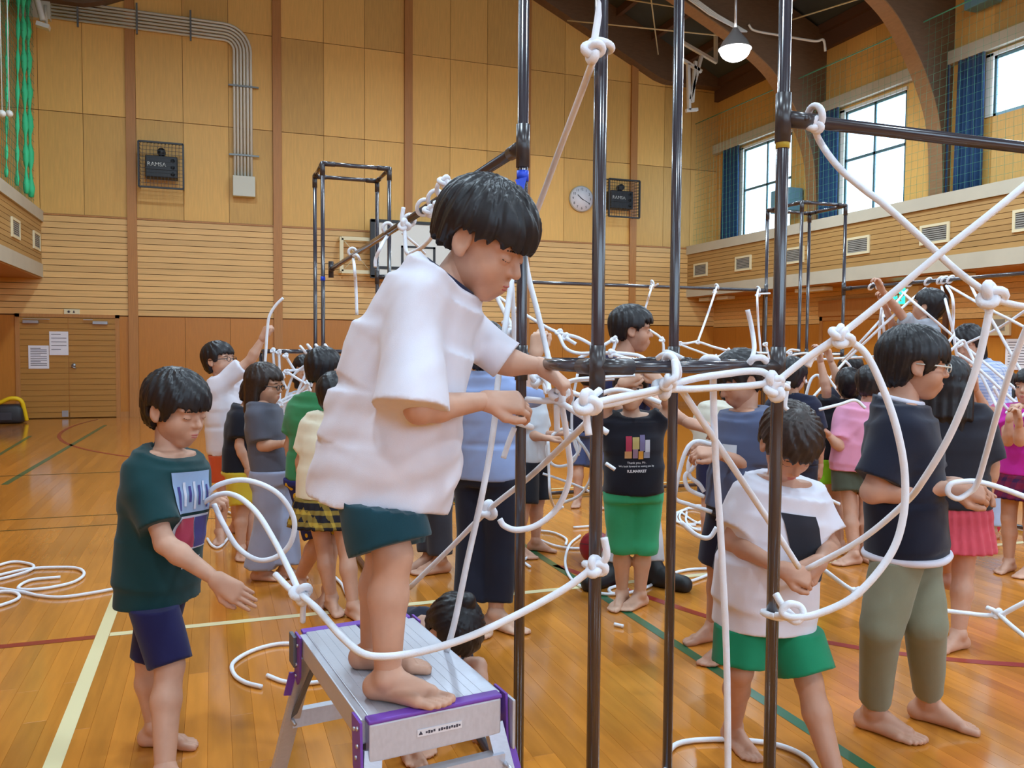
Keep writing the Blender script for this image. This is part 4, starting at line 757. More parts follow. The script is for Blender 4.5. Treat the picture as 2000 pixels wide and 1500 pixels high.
# --- far right net on the C-D rail
def XC(px, py): return ('X', px, py, 5.6)
far = [([XC(1724, 572), (1722, 600, 6.2), (1718, 640, 6.2), (1716, 696, 6.2)], 'upright far rope, left of a pair under the climbing child\'s hand'),
 ([XC(1721, 572), (1724, 620, 6.2), (1729, 672, 6.2)], 'upright far rope, right of a pair under the climbing child\'s hand'),
 ([XC(1772, 566), (1720, 625, 6.2), (1645, 706, 6.4)], 'far rope slanting left from the rail, upper of two'),
 ([XC(1808, 562), (1750, 612, 6.1), (1652, 704, 6.3)], 'far rope slanting left from the rail, lower of two'),
 ([XC(1762, 570), (1790, 595, 6.0), (1860, 655, 5.9), (1990, 765, 5.6)], 'long far rope slanting right behind the big knot'),
 ([XC(1839, 560), (1850, 600, 5.8), (1862, 650, 5.7), (1868, 690, 5.7), (1876, 715, 5.7)], 'far rope falling past the woman\'s head'),
 ([XC(1848, 558), (1860, 580, 5.7), (1862, 620, 5.7), (1860, 650, 5.7)], 'curved far rope beside the one past the woman\'s head'),
 ([XC(1852, 558), (1925, 600, 5.6), (1980, 628, 5.4), (2040, 660, 5.3)], 'far rope slanting right, upper of the crossing pair'),
 ([XC(1890, 545), (1910, 585, 5.4), (1940, 630, 5.3), (2030, 790, 5.1)], 'steep far rope slanting right at the picture edge'),
 ([(2040, 580, 5.2), (1960, 635, 5.5), (1900, 665, 5.7), (1850, 685, 5.8)], 'far rope rising right, crossing the others'),
 ([(1560, 704, 6.6), (1640, 700, 6.5), (1717, 696, 6.3)], 'level far rope below the slanting pair'),
 ([(1652, 704, 6.3), (1620, 740, 6.2), (1575, 790, 6.1)], 'far rope continuing down left from the slanting pair'),
 ([(1600, 712, 6.1), (1630, 755, 6.1), (1655, 785, 6.0)], 'far rope slanting down right to the raised arms'),
 ([(1652, 706, 6.2), (1660, 715, 6.2), (1664, 728, 6.2)], 'small curved rope end above the dark heads'),
 ([(1863, 655, 5.6), (1852, 670, 5.6), (1850, 690, 5.6), (1862, 680, 5.6), (1880, 665, 5.6), (1890, 680, 5.6), (1910, 720, 5.5), (1935, 770, 5.4), (1950, 800, 5.3)], 'looped rope hanging in front of the woman'),
 ([(1870, 690, 5.6), (1900, 710, 5.5), (1960, 765, 5.4), (2000, 800, 5.3)], 'rope crossing the woman\'s checked shirt'),
 ([(1868, 700, 5.6), (1875, 740, 5.5)], 'short rope held by the woman'),
 ([(1570, 800, 5.6), (1575, 770, 5.6), (1585, 740, 5.6), (1600, 735, 5.6), (1608, 770, 5.6), (1605, 800, 5.6), (1590, 818, 5.6), (1578, 812, 5.6), (1570, 790, 5.6)], 'rope loop hanging behind the fourth pipe'),
 ([(1566, 728, 5.4), (1575, 748, 5.4)], 'thin rope stub left of the hanging loop'),
 ([(1580, 795, 5.4), (1595, 805, 5.4), (1607, 830, 5.4), (1600, 870, 5.4), (1595, 940, 5.4), (1605, 960, 5.4)], 'long thin rope dropping from the hanging loop'),
 ([(1592, 815, 5.4), (1596, 880, 5.4), (1592, 930, 5.4), (1600, 970, 5.5)], 'second thin rope dropping from the hanging loop'),
 ([(1600, 800, 5.0), (1640, 790, 5.0), (1670, 782, 5.0), (1690, 797, 5.0)], 'rope lying over the shoulder of the child in pink'),
 ([(1965, 805, 4.8), (1990, 815, 4.8), (2010, 800, 4.8)], 'rope in the hands of the child at the right edge'),
 ([(1940, 755, 4.9), (1960, 790, 4.9), (1975, 805, 4.9)], 'rope end beside the girl in the pink shirt'),
 ([(1590, 955, 4.9), (1620, 975, 4.9), (1640, 985, 4.9)], 'low rope behind the small boy\'s head')]
for pts, lb in far: rope(pts, lb, r=.0098)
for k_, px in enumerate((1702, 1717, 1777, 1812, 1836, 1844, 1856)): 
    q = onX(px, 566-(px-1702)*.05, 5.6); q[2] = ZB; o = MB().tube(ringpts(q, (0, 1, 0), PR+.012, 14, tilt=.02), .0095, 6, closed=True).build('white_rope', M_rope); tag(o, 'rope turn hitched round the far right rail, %s from its left end' % ('first', 'second', 'third', 'fourth', 'fifth', 'sixth', 'seventh')[k_], 'rope', 'hitches on the far right rail')
# --- net at the far left tower
lf = [([(533, 685), (536, 720), (541, 760)], 'steep rope left of the short post'), ([(545, 688), (546, 730), (548, 800), (560, 830)], 'rope wound down the short post'), ([(558, 695), (570, 715), (577, 725)], 'short slanting rope below the far left ring'),
 ([(552, 732), (560, 725), (590, 722), (608, 720)], 'level rope in the far left net, upper'), ([(552, 734), (553, 745), (560, 760)], 'short steep rope at the left of the far left net'), ([(560, 726), (585, 742), (605, 752)], 'slanting rope across the far left net'),
 ([(618, 700), (590, 718), (572, 735), (560, 770), (552, 810)], 'long bowed rope from the far left tower downward'), ([(605, 700), (597, 730), (580, 770), (575, 800)], 'second bowed rope from the far left tower'), ([(602, 700), (605, 720), (610, 740), (608, 755)], 'crooked rope beside the far left tower pipe'),
 ([(545, 785), (565, 775), (590, 768), (608, 760)], 'level rope in the far left net, lower'), ([(548, 790), (575, 775), (603, 748)], 'rising rope in the far left net'), ([(542, 790), (545, 800), (555, 812), (568, 815)], 'lowest rope of the far left net'), ([(600, 748), (607, 765)], 'short rope knotted at the middle of the far left net')]
for pts, lb in lf: rope([(a, b, 6.05+.02*i) for i, (a, b) in enumerate(pts)], lb, r=.0098, knots=[(pts[0][0], pts[0][1], 6.05)])
for k_, (px, py) in enumerate(((538, 688), (592, 683), (606, 680), (622, 680), (640, 680), (622, 690))):
    q = at(px, py, 6.1); o = MB().tube(ringpts(q, (1, 0, 0), .026, 12, tilt=.02), .0098, 6, closed=True).build('white_rope', M_rope); tag(o, 'rope turn hitched on the far left tower ring, %s' % ('at the short post', 'left of both pipes', 'just left of the first pipe', 'between the pipes above', 'right of the pipes', 'between the pipes below')[k_], 'rope', 'hitches on the far left ring')
rope([(553, 582, 5.4), (538, 597, 5.4), (526, 618, 5.4), (522, 645, 5.4), (519, 690, 5.4), (516, 730, 5.4)], 'rope raised high in the fist of the boy at the far left', r=.0095)
# ================================================================== PEOPLE
# smooth distance fields turned into meshes
def smin(a, b, k):
    h = np.clip(.5+.5*(b-a)/k, 0, 1); return b+(a-b)*h-k*h*(1-h)
def rcone(P, a, b, ra, rb):
    a = np.asarray(a, np.float32); ba = np.asarray(b, np.float32)-a; t = np.clip((P-a) @ ba/max(float(ba@ba), 1e-9), 0, 1)
    return np.linalg.norm(P-a-t[:, None]*ba, axis=1)-(ra+(rb-ra)*t)
def ell(P, c, r, M=None):
    q = P-np.asarray(c, np.float32)
    if M is not None: q = q @ np.asarray(M, np.float32).T
    r = np.asarray(r, np.float32); k0 = np.linalg.norm(q/r, axis=1); k1 = np.linalg.norm(q/(r*r), axis=1)+1e-9
    return k0*(k0-1)/k1
def loft(P, sts, pw=2.4):
    "sts: (centre, lateral axis, half width, half depth); soft rounded cross sections"
    out = None; n = len(sts)
    for i in range(n-1):
        c0, l0, a0, b0 = sts[i]; c1, l1, a1, b1 = sts[i+1]; ax = c1-c0; L = np.linalg.norm(ax); ax = ax/L
        t = (P-c0) @ ax/L; tc = np.clip(t, 0, 1); C = c0+tc[:, None]*(c1-c0); l = l0+(l1-l0)*.5; l = l-ax*(l@ax); l /= np.linalg.norm(l); w = np.cross(ax, l)
        q = P-C; u = q @ l; v = q @ w; a = a0+(a1-a0)*tc; b = b0+(b1-b0)*tc
        k = ((np.abs(u)/a)**pw+(np.abs(v)/b)**pw)**(1/pw); d = (k-1)*np.minimum(a, b)
        m0, m1 = (0 if i == 0 else .07), (0 if i == n-2 else .07); ex = np.maximum(np.maximum(-t*L-m0, (t-1)*L-m1), 0)
        d = np.where(ex > 0, np.sqrt(np.maximum(d, 0)**2+ex**2)+np.minimum(d, 0)*(ex < .001), d)
        out = d if out is None else smin(out, d, .03)
    return out
def nets(fn, lo, hi, v):
    lo = np.asarray(lo, float)-2*v; hi = np.asarray(hi, float)+2*v; c = 4
    n = np.maximum(np.ceil((hi-lo)/(v*c)).astype(int), 2); ax = [lo[i]+(np.arange(n[i])+.5)*v*c for i in range(3)]
    G = np.stack(np.meshgrid(*ax, indexing='ij'), -1).reshape(-1, 3).astype(np.float32)
    dc = fn(G).reshape(n); m = np.abs(dc) < v*c*1.9
    D = np.repeat(np.repeat(np.repeat(np.where(dc < 0, -1., 1.).astype(np.float32), c, 0), c, 1), c, 2); mf = np.repeat(np.repeat(np.repeat(m, c, 0), c, 1), c, 2)
    idx = np.argwhere(mf)
    if len(idx) == 0: return np.zeros((0, 3)), np.zeros((0, 4), int)
    D[mf] = fn((lo+(idx+.5)*v).astype(np.float32))
    S_ = D < 0; s8 = [S_[i:S_.shape[0]-1+i, j:S_.shape[1]-1+j, k:S_.shape[2]-1+k] for i in (0, 1) for j in (0, 1) for k in (0, 1)]
    cnt = sum(x.astype(np.int8) for x in s8); act = (cnt > 0) & (cnt < 8); ci = np.argwhere(act); nid = -np.ones(act.shape, np.int64); nid[act] = np.arange(len(ci))
    acc = np.zeros((len(ci), 3)); num = np.zeros(len(ci))
    cor = [(i, j, k) for i in (0, 1) for j in (0, 1) for k in (0, 1)]
    for a in range(8):
        for b in range(a+1, 8):
            A, B = np.array(cor[a]), np.array(cor[b])
            if abs(A-B).sum() != 1: continue
            da = D[tuple((ci+A).T)]; db = D[tuple((ci+B).T)]; x = (da < 0) != (db < 0); t = np.where(x, da/np.where(x, da-db, 1), 0)
            acc += np.where(x[:, None], A+(B-A)*t[:, None], 0); num += x
    V = lo+(ci+.5+acc/num[:, None])*v; F = []
    for ax_ in range(3):
        o1, o2 = [(1, 2), (2, 0), (0, 1)][ax_]; sl0 = [slice(1, -1)]*3; sl0[ax_] = slice(0, -1); sl1 = list(sl0); sl1[ax_] = slice(1, None)
        a = S_[tuple(sl0)]; b = S_[tuple(sl1)]; e = np.argwhere(a != b)
        if not len(e): continue
        flip = a[tuple(e.T)]; off = np.ones(3, int); off[ax_] = 0; e = e+off; q = []
        for (d1, d2) in ((0, 0), (1, 0), (1, 1), (0, 1)):
            w = e.copy(); w[:, o1] -= d1; w[:, o2] -= d2; ok = np.all((w >= 0) & (w < np.array(act.shape)), axis=1); w = np.clip(w, 0, np.array(act.shape)-1); q.append(nid[tuple(w.T)])
        q = np.stack(q, 1); q[~flip] = q[~flip][:, ::-1]; F.append(q[(q >= 0).all(1)])
    return V, np.concatenate(F) if F else np.zeros((0, 4), int)
class NM:
    def __init__(s): s.V = []; s.F = []; s.M = []; s.n = 0
    def add(s, VF, mi=0):
        V, F = VF
        if len(V) == 0: return
        s.V.append(np.asarray(V)); s.F.append(np.asarray(F)+s.n); s.M.append(np.full(len(F), mi)); s.n += len(V)
    def build(s, name, mats, parent):
        V = np.concatenate(s.V); F = np.concatenate(s.F); me = bpy.data.meshes.new(name)
        me.vertices.add(len(V)); me.vertices.foreach_set('co', V.astype(np.float32).ravel()); me.loops.add(F.size); me.loops.foreach_set('vertex_index', F.ravel().astype(np.int32))
        me.polygons.add(len(F)); me.polygons.foreach_set('loop_start', np.arange(0, F.size, 4, dtype=np.int32)); me.polygons.foreach_set('loop_total', np.full(len(F), 4, np.int32))
        me.update(calc_edges=True); me.validate()
        me.polygons.foreach_set('use_smooth', np.ones(len(me.polygons), bool)); 
        M = np.concatenate(s.M)
        if len(M) == len(me.polygons): me.polygons.foreach_set('material_index', M.astype(np.int32))
        for m in mats: me.materials.append(m)
        return link(name, me, parent)
def ball(c, M, r, n=12):
    "small ellipsoid as quads; M rows are its axes"
    V = []; F = []
    for i in range(n+1):
        t = math.pi*i/n; t = min(max(t, .02), math.pi-.02)
        for j in range(n*2): p = math.pi*j/n; V.append((math.sin(t)*math.cos(p), math.sin(t)*math.sin(p), math.cos(t)))
    m = 2*n
    for i in range(n):
        for j in range(m): F.append((i*m+j, (i+1)*m+j, (i+1)*m+(j+1) % m, i*m+(j+1) % m))
    return np.asarray(c)+(np.array(V)*np.array(r)) @ np.asarray(M), np.array(F)
# materials
def skinmat(nm, rgb): return mat(nm, rgb, .48, var=.05, vscale=25, spec=.4)
SK = [skinmat('skin_a', (206, 160, 136)), skinmat('skin_b', (196, 148, 124)), skinmat('skin_c', (214, 174, 150))]
M_lip = mat('lips', (186, 100, 96), .4); M_eye = mat('eye_dark', (34, 24, 22), .25); M_eyew = mat('eye_white', (226, 220, 214), .3)
def hairmat(nm, rgb):
    m = mat(nm, rgb, .42, spec=.45, var=.35, vscale=60); return m
M_hair = hairmat('black_hair', (26, 22, 26)); M_hairb = hairmat('brown_black_hair', (46, 32, 28))
FABRIC = {}
def cloth(rgb, rough=.85):
    k = 'cloth_%d_%d_%d' % tuple(rgb)
    return mat(k, rgb, rough, var=.04, vscale=14, bump=.12, bscale=600, sheen=.15, spec=.25)
def pattern(kind, base, other):
    k = 'cloth_%s_%d_%d' % (kind, base[0], other[0])
    if k in MATS: return MATS[k]
    m = mat(k, base, .85, spec=.25); nt = m.node_tree; N, L = nt.nodes, nt.links; b = N['Principled BSDF']; tc = N.new('ShaderNodeTexCoord'); mx = N.new('ShaderNodeMix'); mx.data_type = 'RGBA'
    mx.inputs[6].default_value = (*srgb(base), 1); mx.inputs[7].default_value = (*srgb(other), 1)
    if kind == 'dots':
        v = N.new('ShaderNodeTexVoronoi'); v.inputs['Scale'].default_value = 17; L.new(tc.outputs['Object'], v.inputs['Vector']); g = N.new('ShaderNodeMath'); g.operation = 'LESS_THAN'; g.inputs[1].default_value = .38; L.new(v.outputs['Distance'], g.inputs[0]); L.new(g.outputs[0], mx.inputs[0])
    else:
        sx = N.new('ShaderNodeSeparateXYZ'); L.new(tc.outputs['Object'], sx.inputs[0]); outs = []
        f = 18 if kind == 'plaid' else 45
        ad = N.new('ShaderNodeMath'); ad.operation = 'ADD'; L.new(sx.outputs[0], ad.inputs[0]); L.new(sx.outputs[1], ad.inputs[1])
        for o_ in (ad.outputs[0], sx.outputs[2]):
            mu = N.new('ShaderNodeMath'); mu.operation = 'MULTIPLY'; mu.inputs[1].default_value = f*6.28; L.new(o_, mu.inputs[0]); si = N.new('ShaderNodeMath'); si.operation = 'SINE'; L.new(mu.outputs[0], si.inputs[0]); g = N.new('ShaderNodeMath'); g.operation = 'GREATER_THAN'; g.inputs[1].default_value = .35; L.new(si.outputs[0], g.inputs[0]); outs.append(g)
        s2 = N.new('ShaderNodeMath'); s2.operation = 'ADD'; L.new(outs[0].outputs[0], s2.inputs[0]); L.new(outs[1].outputs[0], s2.inputs[1]); h = N.new('ShaderNodeMath'); h.operation = 'MULTIPLY'; h.inputs[1].default_value = .5; L.new(s2.outputs[0], h.inputs[0]); L.new(h.outputs[0], mx.inputs[0])
    L.new(mx.outputs[2], b.inputs['Base Color']); return m
def unit(v): v = np.asarray(v, float); return v/max(np.linalg.norm(v), 1e-9)
def bbox(pts, r): p = np.array(pts); return p.min(0)-r, p.max(0)+r
def wrinkle(P, amp, seed):
    if amp <= 0: return 0
    x, y, z = P[:, 0], P[:, 1], P[:, 2]; a = seed*1.7
    u = (x*math.cos(a)+y*math.sin(a)); w = (y*math.cos(a)-x*math.sin(a))
    f1 = np.sin(26*u+14*z+2.2*np.sin(9*z+3*w+a)+a); f2 = np.sin(31*w-17*z+1.8*np.sin(11*u+5*z)+2*a); f3 = np.sin(14*z+9*u-7*w+2*np.sin(6*u+a))
    f4 = np.sin(60*z+18*u+3*np.sin(13*w+a)+5*np.sin(5*z))*np.clip(np.sin(7*z+5*w+a), 0, 1)
    return amp*(.45*f1*np.abs(f1)+.35*f2*np.abs(f2)+.5*f3+.3*f4)
# ---- hands, feet, heads
def hand_fn(W, d, n, thumb, s, curl, tcurl=.3):
    d = unit(d); n = unit(np.asarray(n)-d*(np.asarray(n)@d)); sd = np.cross(d, n)*thumb; segs = []; palm = []
    ks = [(.024, .076), (.008, .08), (-.0075, .077), (-.0215, .07)]; ln = [.057, .064, .059, .046]
    for i, (y, x) in enumerate(ks):
        k = W+(d*x+sd*y)*s; palm.append((W+(sd*y*.55)*s+d*.004*s, k, .0155*s, .0118*s)); c = curl[i] if hasattr(curl, '__len__') else curl
        p = k-n*.001*s; ang = 0.; r0 = .0085*s*(1 if i < 3 else .88); spread = (y*1.1)
        for j, (f, cw) in enumerate(((.46, .8), (.3, 1.1), (.24, .8))):
            ang += c*cw; q = p+(d*math.cos(ang)-n*math.sin(ang)+sd*spread*.9*math.cos(ang))*ln[i]*f*s; segs.append((p, q, r0*(1-.1*j), r0*(1-.1*(j+1)))); p = q
    b0 = W+(d*.016+sd*.018-n*.003)*s; b1 = W+(d*.046+sd*(.046-.016*tcurl)-n*(.008+.014*tcurl))*s; b2 = b1+(d*.024+sd*(.008-.016*tcurl)-n*.011*tcurl)*s; b3 = b2+(d*.019-sd*.008*tcurl-n*.008*tcurl)*s
    th = [(b0, b1, .0135*s, .0105*s), (b1, b2, .0102*s, .0092*s), (b2, b3, .009*s, .0075*s)]
    back = W-d*.008*s
    def fn(P):
        o = rcone(P, back, W+d*.01*s, .0205*s, .0205*s)
        for a in palm: o = smin(o, rcone(P, *a), .011*s)
        f = None
        for a in segs: v = rcone(P, *a); f = v if f is None else np.minimum(f, v)
        t = None
        for a in th: v = rcone(P, *a); t = v if t is None else smin(t, v, .004*s)
        return smin(smin(o, f, .005*s), t, .007*s)
    return fn, bbox([back, W]+[a[0] for a in segs]+[a[1] for a in segs]+[b1, b3], .022*s)
def foot_fn(A, t, s, z0, side, sdir=None):
    t = unit((t[0], t[1], 0)); l = np.array((-t[1], t[0], 0))*side   # l points to the little toe
    Z = lambda p, z: np.array((p[0], p[1], z0+z*s)); h = A-t*.03*s
    heel = Z(h, .027); ank = np.array(A, float); toes = []
    for i, (yo, x, r) in enumerate(((-.03, .148, .0135), (-.012, .15, .0098), (.002, .144, .0094), (.0155, .135, .009), (.0275, .122, .0085))):
        b = Z(A+(t*(x-.04)+l*yo)*s, .013); e = Z(A+(t*x+l*yo)*s, .0095); toes.append((b, e, r*s*1.02, r*s*.92))
    bs = [(heel, Z(A+(t*.1-l*.02)*s, .02), .027*s, .0205*s), (heel, Z(A+(t*.085+l*.022)*s, .016), .026*s, .016*s), (ank, Z(A+(t*.075-l*.012)*s, .034), .029*s, .018*s), (ank, heel, .03*s, .026*s), (ank+(np.array((0, 0, 1.)) if sdir is None else sdir)*.05*s, ank, .0285*s, .0285*s),
          (ank+l*.02*s-np.array((0, 0, .0)), ank+l*.022*s, .016*s, .016*s), (ank-l*.02*s+np.array((0, 0, .006*s)), ank-l*.021*s, .016*s, .016*s)]
    def fn(P):
        o = None
        for a in bs: v = rcone(P, *a); o = v if o is None else smin(o, v, .016*s)
        q = None
        for a in toes: v = rcone(P, *a); q = v if q is None else np.minimum(q, v)
        return np.maximum(smin(o, q, .005*s), z0+.001-P[:, 2])
    return fn, bbox([heel, ank+np.array((0, 0, .1*s)), toes[0][1], toes[4][1], ank], .04*s)
def shoe_fn(A, t, s, z0):
    t = unit((t[0], t[1], 0)); Z = lambda p, z: np.array((p[0], p[1], z0+z*s)); heel = Z(A-t*.035*s, .035); toe = Z(A+t*.14*s, .026); ank = np.array(A, float)
    def fn(P): return np.maximum(smin(smin(rcone(P, heel, toe, .04*s, .036*s), rcone(P, ank, Z(A+t*.06*s, .035), .042*s, .034*s), .02), rcone(P, ank+np.array((0, 0, .02*s)), heel, .04*s, .036*s), .02), z0+.001-P[:, 2])
    return fn, bbox([heel, toe, ank], .06*s)
def head_fn(c, M, s, ears=True):
    # M rows: right, forward, up of the head
    T = lambda P: ((P-np.asarray(c, np.float32)) @ np.asarray(M.T, np.float32))/s
    def fn(P):
        q = T(P); ax = np.abs(q[:, 0]); qm = np.stack([ax, q[:, 1], q[:, 2]], 1)
        o = ell(q, (0, -.012, .034), (.0745, .093, .079)); o = smin(o, ell(q, (0, .014, -.035), (.058, .066, .074)), .03); o = smin(o, ell(qm, (.03, .042, -.034), (.033, .034, .036)), .02)
        o = smin(o, ell(q, (0, .05, -.088), (.026, .024, .02)), .022); o = smin(o, ell(q, (0, .072, -.062), (.024, .016, .02)), .016); o = smin(o, ell(qm, (.03, .062, .022), (.03, .018, .012)), .014)
        o = -smin(-o, ell(qm, (.031, .094, .0), (.018, .012, .0105)), .01)
        o = smin(o, ell(qm, (.031, .068, -.001), (.0165, .0145, .012)), .004)
        n = smin(rcone(q, (0, .076, .006), (0, .095, -.024), .0075, .0108), ell(qm, (.009, .083, -.0275), (.0075, .009, .0065)), .006); o = smin(o, n, .009)
        o = smin(o, ell(q, (0, .083, -.0535), (.018, .008, .0052)), .004); o = smin(o, ell(q, (0, .0815, -.0635), (.0155, .0085, .0056)), .004)
        if ears:
            e = ell(qm, (.0765, -.012, -.006), (.0085, .021, .031)); e = -smin(-e, ell(qm, (.085, -.008, -.003), (.006, .0125, .02)), .004); e = smin(e, ell(qm, (.076, -.004, -.03), (.007, .01, .009)), .006); o = smin(o, e, .006)
        return o*s
    return fn, (np.asarray(c)-.125*s, np.asarray(c)+.125*s)
def hair_fn(c, M, s, style, seed=0):
    T = lambda P: ((P-np.asarray(c, np.float32)) @ np.asarray(M.T, np.float32))/s
    fr, sd, bk, th = style.get('fringe', .034), style.get('side', -.012), style.get('back', -.075), style.get('thick', .019); jag = style.get('jag', .006)
    def fn(P):
        q = T(P); x, y, z = q[:, 0], q[:, 1], q[:, 2]; az = np.arctan2(x, y+.012)
        o = ell(q, (0, -.014, .034), (.0745+th, .094+th*1.05, .079+th)); bkn = smin(o, ell(q, (0, -.045, -.03), (.066, .055+th*.4, .06)), .03); o = bkn
        aa = np.abs(az)/math.pi   # 0 front .. 1 back
        t1 = np.clip((aa-.24)/.1, 0, 1); t1 = t1*t1*(3-2*t1); t2 = np.clip((aa-.5)/.17, 0, 1); t2 = t2*t2*(3-2*t2)
        cut = fr+(sd-fr)*t1; cut = cut+(bk-cut)*t2
        cut = cut+jag*np.sin(az*23+seed)+jag*.6*np.sin(az*41+2*seed)
        ear = np.sqrt((np.abs(x)-.085)**2*.4+(y+.012)**2+(z+.01)**2)-.024
        o = -smin(-o, z-cut, .008) if False else np.maximum(o, (cut-z)*.85)
        if style.get('ear', True): o = -smin(-o, ear, .006)
        top = np.arctan2(x, y+.02); rad = np.sqrt(x*x+(y+.02)**2)
        o = o+.0016*np.sin(top*38+6*np.sin(rad*40+seed)+seed)*np.clip(rad/.03, 0, 1)+.0022*np.sin(top*15+9*rad*20+seed)*np.clip(rad/.03, 0, 1)
        return o*s
    return fn, (np.asarray(c)-.15*s, np.asarray(c)+.15*s)
PEOPLE_DONE = []
def person(label, D, H, phi, neck, head, face, px=None, pel=None, phip=None, arms={}, legs={}, skin=0, hair={}, hairm=None, shirt={}, bottom={}, hs=1., z0=0., q=1., group='children and adults around the ropes', feet='bare', roll=0., seed=1, longhair=None, bun=False, glasses=None, lid=False, mid=None, name='person', nodetail=False, smile=0.):
    s = H/1.3; U = np.array((0, 0, 1.)); phip = phi if phip is None else phip
    J = lambda t: at(t[0], t[1], D+(t[2] if len(t) > 2 else 0.))
    fw = camv(math.sin(math.radians(phi)), 0, math.cos(math.radians(phi))); fwp = camv(math.sin(math.radians(phip)), 0, math.cos(math.radians(phip)))
    nk = J(neck); hd = J(head)
    if pel is None or len(pel) == 1:
        x = pel[0] if pel else (px if px else neck[0]); zz = z0+.5*H; p = at(x, 677, D); dd = ray(x, 680); py = 677+(CAMH-zz)*FPX/D; pv = at(x, py, D)
    else: pv = J(pel)
    up = unit(nk-pv); rt = unit(np.cross(fw, up)); rtp = unit(np.cross(fwp, U)); fwu = np.cross(up, rt)
    md = J(mid) if mid else (nk*.5+pv*.5)-fwu*.0
    e = empty(name, (pv[0], pv[1], z0), label, 'person', group)
    sk = SK[skin]; vb, vh, vhand, vf, vs = .0085*q, .0042*q, .0032*q, .0042*q, .0062*q
    if q > 1.5: vb, vh, vhand, vf, vs = .012*q/1.8, .0075*q/1.8, .006*q/1.8, .008*q/1.8, .011*q/1.8
    # ---------- skeleton
    sh = {'R': nk-up*.062*s+rt*.122*s, 'L': nk-up*.062*s-rt*.122*s}; hp = {'R': pv+rtp*.07*s, 'L': pv-rtp*.07*s}
    A = {}
    for k in 'RL':
        a = arms.get(k)
        if a is None:
            el = sh[k]-U*.2*s+(rt if k == 'R' else -rt)*.045*s-fw*.01; wr = el-U*.17*s+fw*.06*s; A[k] = (el, wr, -U*.9+fw*.35, (rt if k == 'R' else -rt), .35, 1)
        else:
            el = J(a['el']); wr = J(a['wr']); A[k] = (el, wr, camv(*a['dir']) if 'dir' in a else wr-el, camv(*a['n']) if 'n' in a else U, a.get('curl', .5), a.get('thumb', None))
    Lg = {}
    for k in 'RL':
        l = legs.get(k, {}); zb = z0+.068*s
        if 'an' in l:
            if len(l['an']) == 3: an = J(l['an'])
            else: an = onZ(l['an'][0], l['an'][1], zb)
        else: an = np.array((hp[k][0], hp[k][1], zb))+fwp*0.0
        kn = J(l['kn']) if 'kn' in l else (hp[k]*.47+an*.53+fwp*.02*s)
        Lg[k] = (kn, an, camv(*l['toe']) if 'toe' in l else fwp, l.get('lift', False))
    # ---------- head frame
    hf = unit(camv(*face)); hu = U-hf*(U@hf); hu = unit(hu); hr = np.cross(hf, hu)
    if roll: cr, sr = math.cos(math.radians(roll)), math.sin(math.radians(roll)); hu, hr = hu*cr+hr*sr, hr*cr-hu*sr
    HM = np.array((hr, hf, hu)); HS = s*hs*1.02 if H < 1.45 else hs*1.12
    # ---------- body
    tors = [(pv-up*.05*s, rtp, .105*s, .075*s), (pv+up*.02*s, rtp, .118*s, .085*s), (md-up*.02*s, rt, .104*s, .077*s), (pv*.25+nk*.75, rt, .122*s, .084*s), (nk-up*.06*s, rt, .105*s, .056*s), (nk-up*.02*s, rt, .05*s, .044*s)]
    nb = hd-hu*.055*HS-hf*.022*HS
    limbs = []
    for k in 'RL':
        el, wr = A[k][:2]; f1 = el*.72+wr*.28
        limbs += [(sh[k], el, .04*s, .031*s), (el, f1, .031*s, .0335*s), (f1, wr, .0335*s, .0215*s)]
        kn, an = Lg[k][:2]; c1 = kn*.66+an*.34-fwp*.008*s
        limbs += [(hp[k], kn, .066*s, .045*s), (kn, c1, .043*s, .046*s), (c1, an, .046*s, .03*s)]
    if feet != 'bare':
        for k in 'RL':
            x = NM(); f, b = shoe_fn(Lg[k][1], Lg[k][2], s*1.1, z0); x.add(nets(f, *b, vf*1.4)); x.build('shoe', [feet], e)
    Tm = lambda x, y, z: hd+(hr*x+hf*y+hu*z)*HS
    # ---------- hair
    hm = hairm or M_hair; nm = NM(); f, b = hair_fn(hd, HM, HS, hair, seed)
    if longhair:
        # longhair: length below the head centre, half width
        ln, wd = longhair; back = -hf; 
        def f2(P, f=f):
            o = f(P); a = Tm(0, -.055, .03); c2 = Tm(0, -.05, -.09); d2 = c2-U*(ln-.09)*HS+unit(-fw)*.015
            o2 = loft(P, [(a, hr, .075*HS, .05*HS), (c2, hr, wd*HS, .045*HS), (d2, hr, wd*.85*HS, .022*HS)], 2.2)
            for sx in (-1, 1): o2 = smin(o2, rcone(P, Tm(sx*.078, -.02, .03), Tm(sx*.082, -.018, -.1)-U*(ln-.16)*HS*.6, .022*HS, .014*HS), .02)
            ang = (P-hd) @ hr; return smin(o, o2+.003*np.sin(ang*160+seed), .02)
        b = (b[0]-np.array((.05, .05, ln)), b[1]+.05); f = f2
    if bun:
        g0 = f
        def f(P, g0=g0): return smin(g0(P), ell(P, Tm(0, -.075, .115), (.034*HS, .034*HS, .03*HS)), .012)
        b = (b[0]-.06, b[1]+.06)
    nm.add(nets(f, *b, vh*1.1)); nm.build('hair', [hm], e)
    # ---------- shirt
    P_ = {'e': e, 'sh': sh, 'nk': nk, 'pv': pv, 'fw': fw, 'rt': rt, 'up': up, 'hd': hd, 'HM': HM, 'HS': HS, 's': s, 'A': A, 'Lg': Lg}
